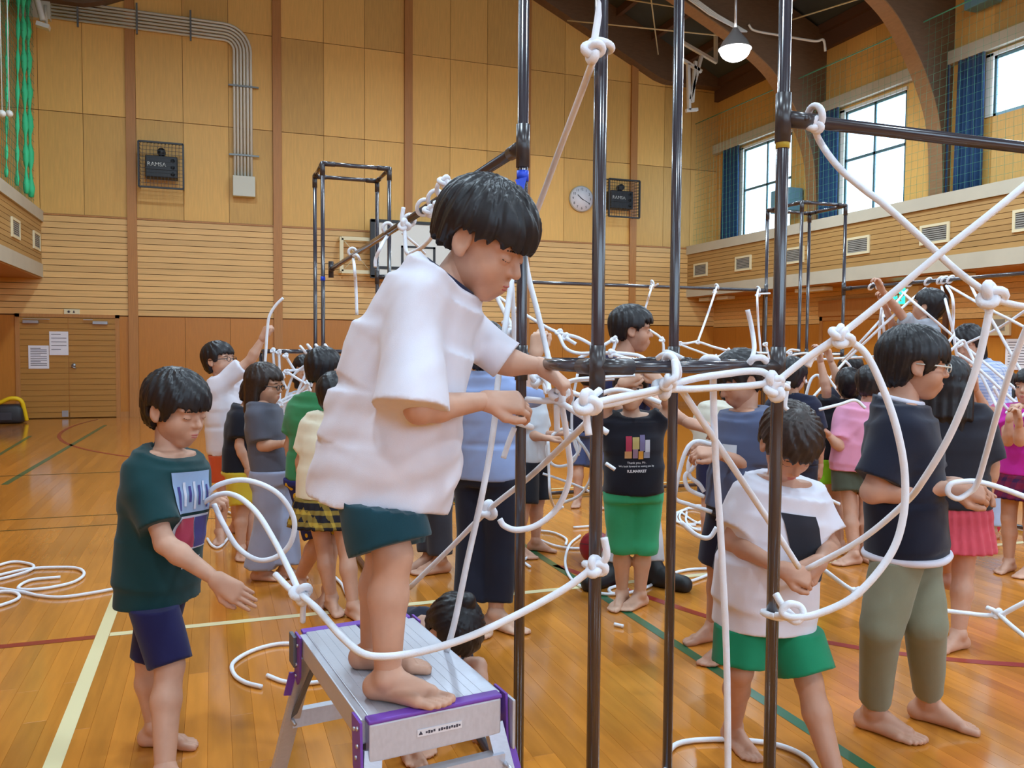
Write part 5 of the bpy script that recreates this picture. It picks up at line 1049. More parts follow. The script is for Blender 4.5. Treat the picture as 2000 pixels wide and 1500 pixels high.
    if shirt:
        ea = shirt.get('ease', .022); hem = shirt.get('hem', .04); amp = shirt.get('wr', .004)
        if 'sts' in shirt:
            sts = [(J(t[:3]), unit(rt*.7+rtp*.3), t[3], t[4]) for t in shirt['sts']]
        else:
            bt = pv-U*hem; a = s
            sts = [(bt-U*.02, rtp, .118*a+ea*1.25, .088*a+ea*1.25), (pv+up*.04*s, rtp, .116*a+ea*1.1, .086*a+ea*1.1), (md+up*.0, rt, .112*a+ea, .083*a+ea), (pv*.28+nk*.72, rt, .128*a+ea*.7, .09*a+ea*.7), (nk-up*.06*s, rt, .132*a+ea*.3, .078*a+ea*.3), (nk-up*.015*s, rt, .1*a, .072*a), (nk+up*.03*s, rt, .07*a, .066*a)]
        bt = sts[0][0] if 'sts' in shirt else pv-U*hem
        hn = unit(sts[0][0]-sts[1][0])
        if 'sts' not in shirt: hn = unit(-U*.8+hn*.2)
        if 'hemn' in shirt: hn = unit(camv(*shirt['hemn']))
        slv = []
        for k in 'RL':
            sl = shirt.get('sl'+k, shirt.get('sl', .7)); el, wr = A[k][:2]; L1 = np.linalg.norm(el-sh[k]); ax = unit(el-sh[k])
            end = sh[k]+ax*L1*min(sl, 1.); r1 = shirt.get('sr'+k, shirt.get('sr', .052*s+ea*.55)); 
            if 'se'+k in shirt: end = J(shirt['se'+k]); ax = unit(end-sh[k])
            segs = [(sh[k]-ax*.0-up*.002, end+ax*.03, .048*s+ea*.3, r1)]
            if sl > 1: e2 = el+(wr-el)*(sl-1); segs.append((el, e2+unit(wr-el)*.02, r1, r1*.8)); end = e2; ax = unit(wr-el)
            slv.append((segs, end, ax, r1))
        if not shirt.get('noslv'):
            pass
        cr_ = shirt.get('neckr', .056*s); ctop = nk+up*shirt.get('nkt', .016*s); cn = unit(up+fwu*.3)
        def shfn(P):
            o = loft(P, sts); o = np.maximum(o, (P-bt) @ hn); o = np.maximum(o, (P-ctop) @ cn)
            for segs, end, ax, r1 in slv:
                v = None
                for sg in segs: w = rcone(P, *sg); v = w if v is None else smin(v, w, .02)
                v = np.maximum(v, (P-end) @ ax)
                cav = np.maximum(rcone(P, end-ax*.05, end+ax*.05, r1-.02, r1-.015), -((P-end) @ ax+.03))
                if shirt.get('cav'): v = np.maximum(v, -cav)
                o = smin(o, v, .035*s)
            o = o+wrinkle(P, amp, seed)
            nh = rcone(P, nk-up*.03*s, nb+(nb-nk)*.6, cr_*.95, cr_); o = np.maximum(o, -nh)
            return o
        # ctop plane: keep what lies below the collar
        def shfn2(P):
            return shfn(P)
        pts = [c for c, *_ in sts]+[x[1] for x in slv]+[sh['R'], sh['L'], nk]; lo, hi = bbox(pts, max(max(t[2], t[3]) for t in sts)+.03)
        nm = NM(); nm.add(nets(shfn2, lo, hi, vs)); so = nm.build('shirt', [shirt['m']], e); P_['shirt'] = so
        if 'collar' in shirt:
            ca = unit(nb-nk); u1 = unit(np.cross(ca, fw)); w1 = np.cross(ca, u1); ring = []
            for t in np.linspace(0, 2*math.pi, 30, endpoint=False):
                p_ = nk+(u1*math.cos(t)+w1*math.sin(t))*(cr_+.007); ring.append(p_+ca*(((ctop-p_) @ cn)/(ca @ cn)+.0015))
            MB().tube(ring, .0085*s, 8, closed=True).build('collar', shirt['collar'], so)
        if 'trim' in shirt:
            c0, l0, a0, b0 = sts[0]; f0 = np.cross(hn, l0); ring = [bt+unit(l0)*(a0*.985)*math.copysign(abs(math.cos(t))**.83, math.cos(t))+unit(f0)*(b0*.985)*math.copysign(abs(math.sin(t))**.83, math.sin(t))-hn*.012 for t in np.linspace(0, 2*math.pi, 48, endpoint=False)]
            MB().tube(ring, .0125, 8, closed=True).build('hem_trim', shirt['trim'], so)
    # ---------- trousers, shorts, skirt
    if bottom:
        kd = bottom['k']; ea = bottom.get('ease', .018); amp = bottom.get('wr', .003); fr_ = bottom.get('len', .75); legs_ = []
        for k in 'RL':
            kn, an = Lg[k][:2]
            if fr_ <= 1: end = hp[k]+(kn-hp[k])*fr_; segs = [(hp[k], end+unit(kn-hp[k])*.03, .07*s+ea*.8, (.066-.018*fr_)*s+ea*1.5)]; ax = unit(kn-hp[k])
            else:
                t = fr_-1; end = kn+(an-kn)*t; ax = unit(an-kn); segs = [(hp[k], kn, .07*s+ea*.8, .048*s+ea), (kn, end+ax*.03, .048*s+ea, .04*s+ea*bottom.get('flare', 1.))]
            legs_.append((segs, end, ax))
        wz = pv+up*.07*s
        def btfn(P):
            o = loft(P, [(pv-U*.055*s, rtp, .11*s+ea, .082*s+ea), (pv+up*.01*s, rtp, .12*s+ea, .088*s+ea), (wz, rtp, .108*s+ea*.4, .08*s+ea*.4)])
            if kd == 'skirt':
                h = bottom['drop']; ew = bottom.get('flare', .06); c1 = pv-U*h
                o = loft(P, [(c1, rtp, .125*s+ea+ew, .1*s+ea+ew), (pv, rtp, .122*s+ea, .09*s+ea), (wz, rtp, .105*s+ea*.4, .08*s+ea*.4)]); dx = (P-pv) @ rtp; dy = (P-pv) @ fwp; an_ = np.arctan2(dx, dy); o = o+.006*np.sin(an_*24)*np.clip((pv[2]+.03-P[:, 2])/.1, 0, 1); o = np.maximum(o, c1[2]-P[:, 2])
                if shirt:
                    ins = (P-bt) @ hn < -.006; o = np.where(ins, np.maximum(o, shfn(P)+.008), o)
                return o
            for segs, end, ax in legs_:
                v = None
                for sg in segs: w = rcone(P, *sg); v = w if v is None else smin(v, w, .012)
                v = np.maximum(v, (P-end) @ ax); o = smin(o, v, .02*s)
            o = o+wrinkle(P, amp, seed+3)
            if shirt:
                ins = (P-bt) @ hn < -.006; o = np.where(ins, np.maximum(o, shfn(P)+.008), o)
            return o
        pts = [wz, pv-U*.1*s]+[x[1] for x in legs_]+[hp['R'], hp['L']]+[sg[1] for x in legs_ for sg in x[0]]
        if kd == 'skirt': pts = [wz, pv-U*bottom['drop']]
        lo, hi = bbox(pts, .17*s+ea+bottom.get('flare', .06)*.3+(.05 if kd == 'skirt' else 0)); nm = NM(); nm.add(nets(btfn, lo, hi, vs*1.05)); P_['bottom'] = nm.build({'shorts': 'shorts', 'pants': 'trousers', 'skirt': 'skirt'}[kd], [bottom['m']], e)
    # ---------- body
    def bodyfn(P):
        o = loft(P, tors)
        for i, l in enumerate(limbs):
            if i % 6 > 2: o = smin(o, rcone(P, *l), .018*s)
        if shirt: o = np.where(((P-bt) @ hn < -.004) & ((P-nk) @ up < -.07*s), np.maximum(o, shfn(P)+.012), o)
        if bottom and bottom['k'] == 'pants':
            w = btfn(P); o = np.where(((P-legs_[0][1]) @ legs_[0][2] < -.02) & ((P-legs_[1][1]) @ legs_[1][2] < -.02) & (w < .03) & (w > -.02), np.maximum(o, w+.008), o)
        o = smin(o, rcone(P, nk-up*.03*s, nb, .046*s, .043*s), .016*s)
        for i, l in enumerate(limbs):
            if i % 6 <= 2: o = smin(o, rcone(P, *l), .018*s)
        return o
    nm = NM(); lo, hi = bbox([nk, pv, nb]+[x for l in limbs for x in l[:2]], .13*s); nm.add(nets(bodyfn, lo, hi, vb))
    f, b = head_fn(hd, HM, HS); nm.add(nets(f, *b, vh))
    Tm = lambda x, y, z: hd+(hr*x+hf*y+hu*z)*HS
    for sx in (-1, 1):
        if lid:
            for t in np.linspace(-1, 1, 7): nm.add(ball(Tm(sx*.031+t*.013, .0795-.006*t*t, -.0045+.002*t*t), HM, (.0036*HS, .0028*HS, .0014*HS), 4), 2)
        else:
            nm.add(ball(Tm(sx*.031, .0765, -.001), HM, (.0125*HS, .0062*HS, .0048*HS), 6), 3); nm.add(ball(Tm(sx*.031, .0805, -.001), HM, (.0055*HS, .0035*HS, .0048*HS), 6), 2)
            for t in np.linspace(-1, 1, 5): nm.add(ball(Tm(sx*.031+t*.0125, .081-.004*t*t, .0035-.0025*t*t), HM, (.004*HS, .003*HS, .0015*HS), 4), 2)
        for t in np.linspace(-1, 1, 6): nm.add(ball(Tm(sx*.033+t*.014, .083-.006*t*t-(.003 if sx*t > 0 else 0), .0185+.0015*(1-t*t)), HM, (.004*HS, .003*HS, .0023*HS), 4), 2)
    nm.add(ball(Tm(0, .0865, -.0545), HM, (.0155*HS, .0055*HS, .0034*HS), 8), 1); nm.add(ball(Tm(0, .0855, -.0622), HM, (.0135*HS, .0058*HS, .0042*HS), 8), 1)
    for k in 'RL':
        el, wr, d, n, c, th = A[k]
        dn = unit(d); 
        if th is None: th = 1 if k == 'R' else -1
        f, b = hand_fn(wr, d, n, th, s*1.05, c); nm.add(nets(f, *b, vhand))
        kn, an, t, lift = Lg[k]
        if feet == 'bare':
            f, b = foot_fn(an, t, s, z0 if not lift else an[2]-.068*s, 1 if k == 'L' else -1, unit(kn-an)); nm.add(nets(f, *b, vf))
    nm.build('body', [sk, M_lip, M_eye, M_eyew], e)
    if glasses:
        g = MB()
        for sx in (-1, 1):
            g.tube([Tm(sx*.031+.019*math.cos(t), .094, -.002+.014*math.sin(t)) for t in np.linspace(0, 2*math.pi, 20, endpoint=False)], .0018*HS, 6, closed=True); g.tube([Tm(sx*.05, .092, .002), Tm(sx*.078, .05, .003), Tm(sx*.082, -.02, .002)], .0026*HS, 6)
        g.tube([Tm(-.012, .096, .0), Tm(.012, .096, .0)], .0018*HS, 6); g.build('glasses', glasses, e)
    PEOPLE_DONE.append(label); return P_
def decal(so, verts, faces, org, right, upv, fwd, m, name, parent=None):
    "flat print laid on to the cloth of a garment"
    bm = bmesh.new(); bm.from_mesh(so.data); bv = BVHTree.FromBMesh(bm); bm.free(); out = []; off = Vector(fwd)
    for (x, y) in verts:
        p = Vector(org)+Vector(right)*x+Vector(upv)*y+off*.35; h = bv.ray_cast(p, -off, .7)
        out.append(tuple(h[0]+h[1]*.0 + off*.004) if h[0] is not None else None)
    good = [q for q in out if q is not None]
    if not good: return None
    F = [f for f in faces if all(out[i] is not None for i in f)]
    V = [q if q is not None else good[0] for q in out]
    o = MB().add(V, F, 0, True).build(name, m, so); return o
def grid(x0, y0, x1, y1, nx=8, ny=8):
    V = [(x0+(x1-x0)*i/nx, y0+(y1-y0)*j/ny) for j in range(ny+1) for i in range(nx+1)]; F = [(j*(nx+1)+i, j*(nx+1)+i+1, (j+1)*(nx+1)+i+1, (j+1)*(nx+1)+i) for j in range(ny) for i in range(nx)]
    return V, F
def text_decal(so, body, size, org, right, upv, fwd, m, bold=0.):
    tx = bpy.data.curves.new('t', 'FONT'); tx.body = body; tx.size = size; tx.align_x = 'CENTER'; tx.offset = bold; to = bpy.data.objects.new('t', tx); COL.objects.link(to)
    me = bpy.data.meshes.new_from_object(to.evaluated_get(bpy.context.evaluated_depsgraph_get())); bpy.data.objects.remove(to)
    V = [(v.co.x, v.co.y) for v in me.vertices]; F = [tuple(p.vertices) for p in me.polygons]; return decal(so, V, F, org, right, upv, fwd, m, 'lettering')
C_white = mat('cloth_white_tee', (226, 224, 236), .85, var=.03, vscale=14, bump=.12, bscale=600, sheen=.15, spec=.25)
M_wtrim = cloth((224, 222, 236)); M_navyc = cloth((30, 34, 62))
# --- boy on the stool
B2 = person('boy in an oversized white shirt bending over a knot on the step stool', 2.06, 1.30, 78, (868, 556), (947, 473), (.80, -.52, .32), pel=(742, 872, 0), mid=(795, 710, 0), phip=72, z0=ZS, hs=1.18, q=1., seed=2, lid=True, skin=0, roll=4,
  arms={'R': dict(el=(818, 800, -.21), wr=(948, 783, -.06), dir=(1, -.03, -.05), n=(.1, .75, .65), curl=[.75, .85, .95, 1.0]), 'L': dict(el=(975, 705, .13), wr=(1058, 716, .14), dir=(.75, -.62, .0), n=(.5, .75, .25), curl=[.45, .6, .75, .8])},
  legs={'R': dict(kn=(768, 1085, -.11), an=(757, 1322, -.12), toe=(.93, 0, .30)), 'L': dict(kn=(752, 1075, .03), an=(727, 1276, .07), toe=(.98, 0, .08))},
  hair=dict(fringe=.026, side=.016, back=-.035, thick=.022, jag=.006), 
  shirt=dict(m=C_white, sts=[(742, 985, 0, .145, .160), (748, 930, 0, .145, .170), (762, 830, 0, .14, .168), (795, 720, 0, .135, .150), (832, 630, 0, .135, .115), (850, 588, 0, .13, .085), (862, 564, 0, .1, .074), (882, 528, 0, .072, .07)], hemn=(-.15, -1, .12), seR=(800, 800, -.2), srR=.098, seL=(992, 706, .12), srL=.062, wr=.009, neckr=.064, nkt=.02, collar=M_navyc),
  bottom=dict(k='shorts', m=cloth((20, 62, 74)), ease=.036, len=.92, wr=.003))
# --- boy in dark green at the left
B1 = person('boy in a dark green printed shirt holding a rope loop at the left', 2.68, 1.24, 72, (332, 888), (346, 800), (.92, -.28, .36), pel=(308, 1112, .0), phip=78, hs=1.06, seed=5, lid=True, skin=0,
  arms={'R': dict(el=(322, 1062, -.17), wr=(422, 1132, -.2), dir=(.88, -.5, .1), n=(.1, .3, 1), curl=[.12, .2, .22, .2]), 'L': dict(el=(365, 1030, .14), wr=(378, 985, .08), dir=(.95, .2, .05), n=(-.1, .8, .5), curl=[.8, .9, .9, .9])},
  legs={'R': dict(kn=(332, 1300, -.12), an=(322, 1506), toe=(.95, 0, .25)), 'L': dict(kn=(292, 1290, .06), an=(303, 1418), toe=(1, 0, .05))},
  hair=dict(fringe=.026, side=-.03, back=-.07, thick=.02, jag=.005),
  shirt=dict(m=cloth((16, 58, 62)), ease=.024, hem=.1, sl=.74, sr=.064, wr=.004, neckr=.056), bottom=dict(k='shorts', m=cloth((30, 30, 78)), ease=.012, len=.98))
so = B1['shirt']; f_ = unit(B1['fw']); r_ = -B1['rt']; u_ = np.array((0, 0, 1.)); og = B1['pv']*.45+B1['nk']*.55
M_pr1 = cloth((150, 176, 214)); M_pr2 = cloth((178, 60, 88)); M_pr3 = cloth((70, 66, 140)); M_prw = cloth((214, 220, 240))
for (x0, y0, x1, y1, m_, nm_) in ((-.085, -.01, .085, .12, M_pr1, 'print_block'), (-.085, -.13, .085, -.02, M_prw, 'print_frame'), (-.077, -.125, .0, -.027, M_pr2, 'print_panel'), (.004, -.125, .077, -.027, M_pr3, 'print_panel')):
    V, F = grid(x0, y0, x1, y1, 14, 10); d_ = decal(so, V, F, og+f_*(.001 if m_ in (M_pr2, M_pr3) else 0), r_, u_, f_, m_, nm_)
    if m_ in (M_pr2, M_pr3) and d_:
        for v in d_.data.vertices: v.co += Vector(f_)*.0025
for k in range(7): 
    t = MB(); V, F = grid(-.07+k*.021, .0+.012*(k % 3), -.06+k*.021, .075+.013*(k % 2), 2, 8); d_ = decal(so, V, F, og, r_, u_, f_, M_prw if k % 2 else M_pr3, 'print_stroke')
    if d_:
        for v in d_.data.vertices: v.co += Vector(f_)*.002
text_decal(so, 'POK', .05, og-u_*.19, r_, u_, f_, M_prw)
# --- tall boy in navy at the right
B20 = person('tall boy in a navy shirt with white hem and khaki trousers at the right', 2.75, 1.40, 62, (1757, 792), (1788, 712), (.97, -.1, .2), px=1772, phip=52, hs=.93, seed=9, skin=1, glasses=M_white,
  arms={'R': dict(el=(1703, 962, -.12), wr=(1858, 953, -.12), dir=(1, -.12, .1), n=(.1, .6, .8), curl=[.7, .8, .9, .9]), 'L': dict(el=(1822, 950, .12), wr=(1862, 945, -.02), dir=(1, -.15, .1), n=(0, .9, -.2), curl=[.15, .5, .6, .7])},
  legs={'R': dict(kn=(1722, 1225, -.06), an=(1706, 1386), toe=(.72, 0, .7)), 'L': dict(kn=(1808, 1220, -.03), an=(1812, 1368), toe=(.8, 0, .6))},
  hair=dict(fringe=.022, side=-.03, back=-.085, thick=.02, jag=.008),
  shirt=dict(m=cloth((28, 32, 50)), ease=.024, hem=.07, sl=.78, sr=.074, wr=.004, neckr=.058, nkt=.02, collar=M_wtrim, trim=M_wtrim), bottom=dict(k='pants', m=cloth((136, 138, 118)), ease=.014, len=1.86, flare=.6, wr=.004))
# --- small boy in white in front
B15 = person('small boy in a white shirt and green shorts looking down behind the fourth pipe', 2.58, 1.17, 12, (1530, 944, .03), (1541, 868, -.06), (.12, -.72, .68), pel=(1492, 1158, .04), hs=1.06, seed=4, lid=True, skin=1, hairm=M_hairb,
  arms={'R': dict(el=(1428, 1058, .0), wr=(1528, 1112, -.18), dir=(.85, -.25, .1), n=(-.1, .6, .8), curl=[.9, .9, 1, 1]), 'L': dict(el=(1622, 1068, .02), wr=(1600, 1098, -.16), dir=(-.75, -.4, .1), n=(.3, .6, .7), curl=[.8, .9, 1, 1])},
  legs={'R': dict(kn=(1445, 1310, .0), an=(1432, 1418), toe=(.25, 0, 1)), 'L': dict(kn=(1580, 1330, -.04), an=(1634, 1525), toe=(.3, 0, 1))},
  hair=dict(fringe=.03, side=-.02, back=-.07, thick=.02, jag=.007),
  shirt=dict(m=C_white, ease=.045, hem=.1, sl=.72, sr=.075, wr=.005, neckr=.056), bottom=dict(k='shorts', m=cloth((24, 132, 92)), ease=.03, len=.92))
M_prk = cloth((40, 40, 50))
V, F = grid(-.02, -.1, .1, .1, 8, 12); decal(B15['shirt'], [(x+y*-.25, y) for x, y in V], F, B15['pv']*.5+B15['nk']*.5, -B15['rt'], u_, unit(B15['fw']), M_prk, 'black_print')
# --- middle distance and background
T = cloth
B12 = person('boy in a black printed shirt and green shorts with both hands raised', 4.2, 1.22, 2, (1234, 812), (1232, 762, -.05), (-.05, .12, 1), px=1237, q=1.5, seed=6, skin=2,
  arms={'R': dict(el=(1182, 800, -.05), wr=(1216, 748, -.16), dir=(.7, .5, .1), n=(-.2, .2, 1), curl=.9), 'L': dict(el=(1308, 795, -.02), wr=(1288, 745, -.14), dir=(-.6, .6, .1), n=(.2, .2, 1), curl=.9)},
  legs={'R': dict(an=(1215, 1158), toe=(-.5, 0, .8)), 'L': dict(an=(1250, 1160), toe=(-.7, 0, .7))}, hair=dict(fringe=.03, side=-.02),
  shirt=dict(m=T((26, 27, 38)), ease=.032, hem=.02, sl=.6, sr=.06), bottom=dict(k='shorts', m=T((58, 178, 128)), ease=.028, len=1.12))
f_ = unit(B12['fw']); r_ = -B12['rt']; og = B12['pv']*.45+B12['nk']*.55
for (x0, y0, x1, y1, c_) in ((-.055, .0, -.025, .075, (176, 60, 84)), (-.022, .01, .012, .07, (190, 170, 110)), (.015, .0, .04, .08, (120, 112, 150)), (.042, -.005, .066, .055, (196, 196, 206)), (-.06, -.035, -.025, .0, (200, 150, 100)), (-.02, -.035, .005, .01, (150, 120, 140)), (.008, -.04, .032, -.0, (214, 150, 60)), (.035, -.035, .066, -.005, (150, 150, 170))):
    V, F = grid(x0, y0, x1, y1, 4, 5); decal(B12['shirt'], V, F, og, r_, u_, f_, T(c_), 'print_patch')
M_lt = T((232, 232, 236))
text_decal(B12['shirt'], 'Thank you, Mr.', .0155, og-u_*.062, r_, u_, f_, M_lt); text_decal(B12['shirt'], 'We look forward to seeing you by', .0125, og-u_*.078, r_, u_, f_, M_lt); text_decal(B12['shirt'], 'R.E.MARKET', .018, og-u_*.104, r_, u_, f_, M_lt, .0006)
person('man in a navy shirt and pale grey trousers seen in profile', 4.85, 1.63, 84, (1212, 706), (1236, 645), (1, -.04, .08), px=1228, q=1.5, seed=3, skin=1, hs=1.02, feet=mat('black_shoe', (28, 28, 32), .5),
  arms={'R': dict(el=(1196, 790, -.15), wr=(1236, 812, -.2), dir=(1, -.1, 0), n=(0, .8, .5), curl=.5), 'L': dict(el=(1296, 800, -.3), wr=(1345, 826, -.4), dir=(1, -.25, .1), n=(.1, .8, .5), curl=.7)},
  legs={'R': dict(an=(1195, 1110), toe=(-.6, 0, .6)), 'L': dict(an=(1275, 1112), toe=(.7, 0, .6))}, hair=dict(fringe=.045, side=.005, back=-.05, thick=.024, jag=.009),
  shirt=dict(m=T((34, 38, 84)), ease=.02, hem=.05, sl=.6), bottom=dict(k='pants', m=T((196, 198, 206)), ease=.02, len=1.9))
B14 = person('boy in a slate blue shirt looking down at a rope coil', 3.6, 1.31, -72, (1458, 806), (1443, 742), (-.86, -.46, .2), px=1447, q=1.4, seed=8, skin=1, lid=True,
  arms={'L': dict(el=(1478, 915, -.1), wr=(1402, 886, -.15), dir=(-1, .1, .1), n=(0, .8, .5), curl=.8), 'R': dict(el=(1425, 900, .1), wr=(1392, 872, .02), dir=(-1, .1, 0), n=(0, .9, .2), curl=.8)},
  legs={'L': dict(an=(1418, 1256), toe=(-.7, 0, .6)), 'R': dict(an=(1392, 1222), toe=(-.9, 0, .3))}, hair=dict(fringe=.03, side=-.02, back=-.07),
  shirt=dict(m=T((84, 94, 126)), ease=.034, hem=.02, sl=.82, sr=.066), bottom=dict(k='shorts', m=T((34, 36, 58)), ease=.03, len=.95))
V, F = grid(-.05, -.035, .04, .035, 6, 5); decal(B14['shirt'], V, F, B14['pv']*.42+B14['nk']*.58, -B14['rt'], u_, unit(B14['fw']+camv(0, 0, .8)), T((206, 216, 230)), 'chest_print')
person('older child in a pale blue sweatshirt and navy trousers reaching up', 4.0, 1.46, 150, (948, 740), (950, 684), (.3, .1, -.9), px=952, q=1.5, seed=12, skin=2,
  arms={'L': dict(el=(905, 790, .0), wr=(930, 760, .15), dir=(.4, .8, -.2), curl=.7), 'R': dict(el=(1032, 772, .0), wr=(1046, 692, .0), dir=(.15, 1, 0), n=(-.3, 0, 1), curl=.9)},
  legs={'L': dict(an=(915, 1196), toe=(.6, 0, .7)), 'R': dict(an=(968, 1196), toe=(.75, 0, .55))},
  shirt=dict(m=T((148, 168, 214)), ease=.03, hem=.03, sl=1.2, sr=.06, wr=.005), bottom=dict(k='pants', m=T((28, 30, 46)), ease=.028, len=1.84, flare=1.1))
person('person in charcoal trousers standing behind the pale blue sweatshirt', 5.0, 1.45, -60, (862, 745), (862, 690), (-.8, 0, .4), px=858, q=2., seed=13, legs={'L': dict(an=(860, 1094), toe=(-.9, 0, .4)), 'R': dict(an=(838, 1088), toe=(-.9, 0, .3))},
  shirt=dict(m=T((60, 62, 74)), ease=.02, hem=.05), bottom=dict(k='pants', m=T((64, 66, 78)), ease=.026, len=1.9))
person('child in a pale grey shirt and black shorts holding a coiled rope', 5.4, 1.24, 60, (1030, 775), (1030, 728), (.5, -.4, .6), px=1036, q=1.8, seed=14, lid=True,
  arms={'R': dict(el=(1035, 850, -.1), wr=(1068, 856, -.2), dir=(1, 0, 0), curl=.8), 'L': dict(el=(1060, 850, .05), wr=(1080, 848, -.1), dir=(1, .1, 0), curl=.8)}, legs={'R': dict(an=(1012, 1066), toe=(.6, 0, .6)), 'L': dict(an=(1046, 1056), toe=(.9, 0, .3))},
  shirt=dict(m=T((206, 212, 222)), ease=.026, hem=.04, sl=.75), bottom=dict(k='shorts', m=T((28, 29, 38)), ease=.03, len=1.0))
person('child in a navy shirt and blue shorts far behind the second pipe', 7.0, 1.27, 160, (1148, 775), (1150, 735), (.2, 0, -1), px=1146, q=2.2, seed=15, legs={'L': dict(an=(1128, 972), toe=(-.2, 0, 1)), 'R': dict(an=(1160, 975), toe=(.3, 0, 1))},
  shirt=dict(m=T((34, 38, 60)), ease=.026, hem=.03, sl=.7), bottom=dict(k='shorts', m=T((76, 92, 140)), ease=.026, len=1.05))
person('child in a cream shirt bending behind the boy in slate blue', 5.2, 1.15, 150, (1412, 795), (1432, 768), (.5, -.4, -.6), pel=(1402, 870), q=2., seed=16, shirt=dict(m=T((222, 216, 200)), ease=.045, hem=.02, wr=.008), bottom=dict(k='shorts', m=T((44, 46, 84)), len=.9))
person('boy in a navy shirt seen from behind right of the fourth pipe', 5.2, 1.27, 150, (1548, 776), (1547, 736), (.5, -.15, -.8), px=1548, q=1.8, seed=17, shirt=dict(m=T((30, 33, 56)), ease=.028), bottom=dict(k='shorts', m=T((40, 42, 60))))
person('child in a black shirt and lime shorts with arms stretched up', 5.5, 1.2, 175, (1650, 788), (1657, 752), (.1, .2, -1), px=1640, q=1.8, seed=18, arms={'L': dict(el=(1614, 762, -.05), wr=(1602, 704, -.05), dir=(-.1, 1, 0), curl=.7), 'R': dict(el=(1640, 748, .1), wr=(1622, 704, .1), dir=(-.2, 1, 0), curl=.7)},
  legs={'L': dict(an=(1640, 1062)), 'R': dict(an=(1672, 1058))}, shirt=dict(m=T((24, 25, 34)), ease=.026, hem=.02), bottom=dict(k='shorts', m=T((150, 226, 44)), ease=.03, len=.62))
person('dark haired child far behind the lime shorts', 6.6, 1.3, 180, (1660, 758), (1660, 724), (0, 0, -1), px=1660, q=2.3, seed=19, shirt=dict(m=T((40, 42, 58))), bottom=dict(k='shorts', m=T((50, 50, 60))))
person('child in a pink shirt and olive shorts seen from behind', 5.2, 1.22, 150, (1690, 796), (1701, 752), (.5, -.1, -.8), px=1672, q=1.7, seed=20, hs=1.05, arms={'L': dict(el=(1640, 872, -.05), wr=(1616, 848, -.05), dir=(-.5, .4, .2), curl=.6)},
  legs={'L': dict(an=(1668, 1082), toe=(-.8, 0, .3)), 'R': dict(an=(1690, 1078), toe=(.3, 0, .8))}, shirt=dict(m=T((232, 158, 190)), ease=.036, hem=.06, sl=.85, sr=.07, wr=.006), bottom=dict(k='shorts', m=T((82, 88, 74)), ease=.03, len=.62), hair=dict(back=-.07))
person('girl with long dark hair and a red skirt behind the boy in navy', 3.72, 1.28, 165, (1858, 795), (1852, 752), (.4, -.2, -.8), px=1862, q=1.5, seed=21, longhair=(.3, .085), legs={'L': dict(an=(1850, 1120, .15), lift=True, toe=(.3, 0, -1)), 'R': dict(an=(1872, 1238), toe=(-.7, 0, .3))},
  shirt=dict(m=T((38, 38, 48)), ease=.028, hem=.03, sl=.9), bottom=dict(k='skirt', m=T((206, 80, 96)), drop=.22, flare=.035))
person('child in a grey shirt standing high and tying ropes to the far right rail', 6.2, 1.25, 215, (1800, 632), (1812, 598), (-.6, .25, -.7), px=1800, z0=.5, q=1.8, seed=22, hs=1.1, arms={'L': dict(el=(1758, 612, -.1), wr=(1722, 566, -.3), dir=(-.4, .7, .1), curl=.9), 'R': dict(el=(1752, 660, .1), wr=(1728, 596, -.1), dir=(-.2, 1, 0), curl=.9)},
  shirt=dict(m=T((168, 172, 182)), ease=.03, hem=.04, sl=.75), bottom=dict(k='shorts', m=T((70, 74, 90)), ease=.03))
person('woman in a pale blue checked shirt with dark hair', 6.0, 1.56, -40, (1900, 712), (1890, 672), (-.7, -.3, .5), px=1915, q=1.8, seed=23, longhair=(.14, .08), arms={'R': dict(el=(1870, 780, -.2), wr=(1876, 752, -.35), dir=(.1, 1, 0), curl=.6)},
  shirt=dict(m=pattern('check', (214, 222, 240), (150, 172, 220)), ease=.04, hem=.08, sl=1.0), bottom=dict(k='pants', m=T((40, 44, 70)), len=1.9), feet=mat('red_sock', (196, 30, 64), .8))
person('girl in a pink shirt and pale jeans lifting her arms', 5.9, 1.18, -55, (1945, 790), (1958, 752), (-.6, .35, .4), px=1930, q=1.8, seed=24, longhair=(.16, .08), arms={'R': dict(el=(1905, 792, -.05), wr=(1893, 752, -.1), dir=(0, 1, 0), curl=.6), 'L': dict(el=(1925, 800, -.2), wr=(1905, 758, -.25), dir=(-.1, 1, 0), curl=.6)},
  legs={'R': dict(an=(1908, 1028), toe=(-.9, 0, .3)), 'L': dict(an=(1938, 1036), toe=(-.9, 0, .4))}, shirt=dict(m=T((226, 128, 176)), ease=.024, hem=.05, sl=.6), bottom=dict(k='pants', m=T((176, 192, 226)), ease=.026, len=1.86, flare=1.4))
person('child in a magenta top and plaid skirt at the right edge', 4.9, 1.18, -60, (2004, 795), (2012, 756), (-.7, 0, .4), px=1998, q=1.7, seed=25, arms={'R': dict(el=(1968, 862, -.1), wr=(1972, 818, -.15), dir=(.3, 1, 0), curl=.9), 'L': dict(el=(1992, 862, -.25), wr=(1990, 828, -.3), dir=(-.2, 1, 0), curl=.9)},
  shirt=dict(m=T((196, 40, 160)), ease=.022, hem=.02, sl=.5), bottom=dict(k='skirt', m=pattern('plaid', (120, 30, 60), (60, 30, 70)), drop=.16, flare=.05))
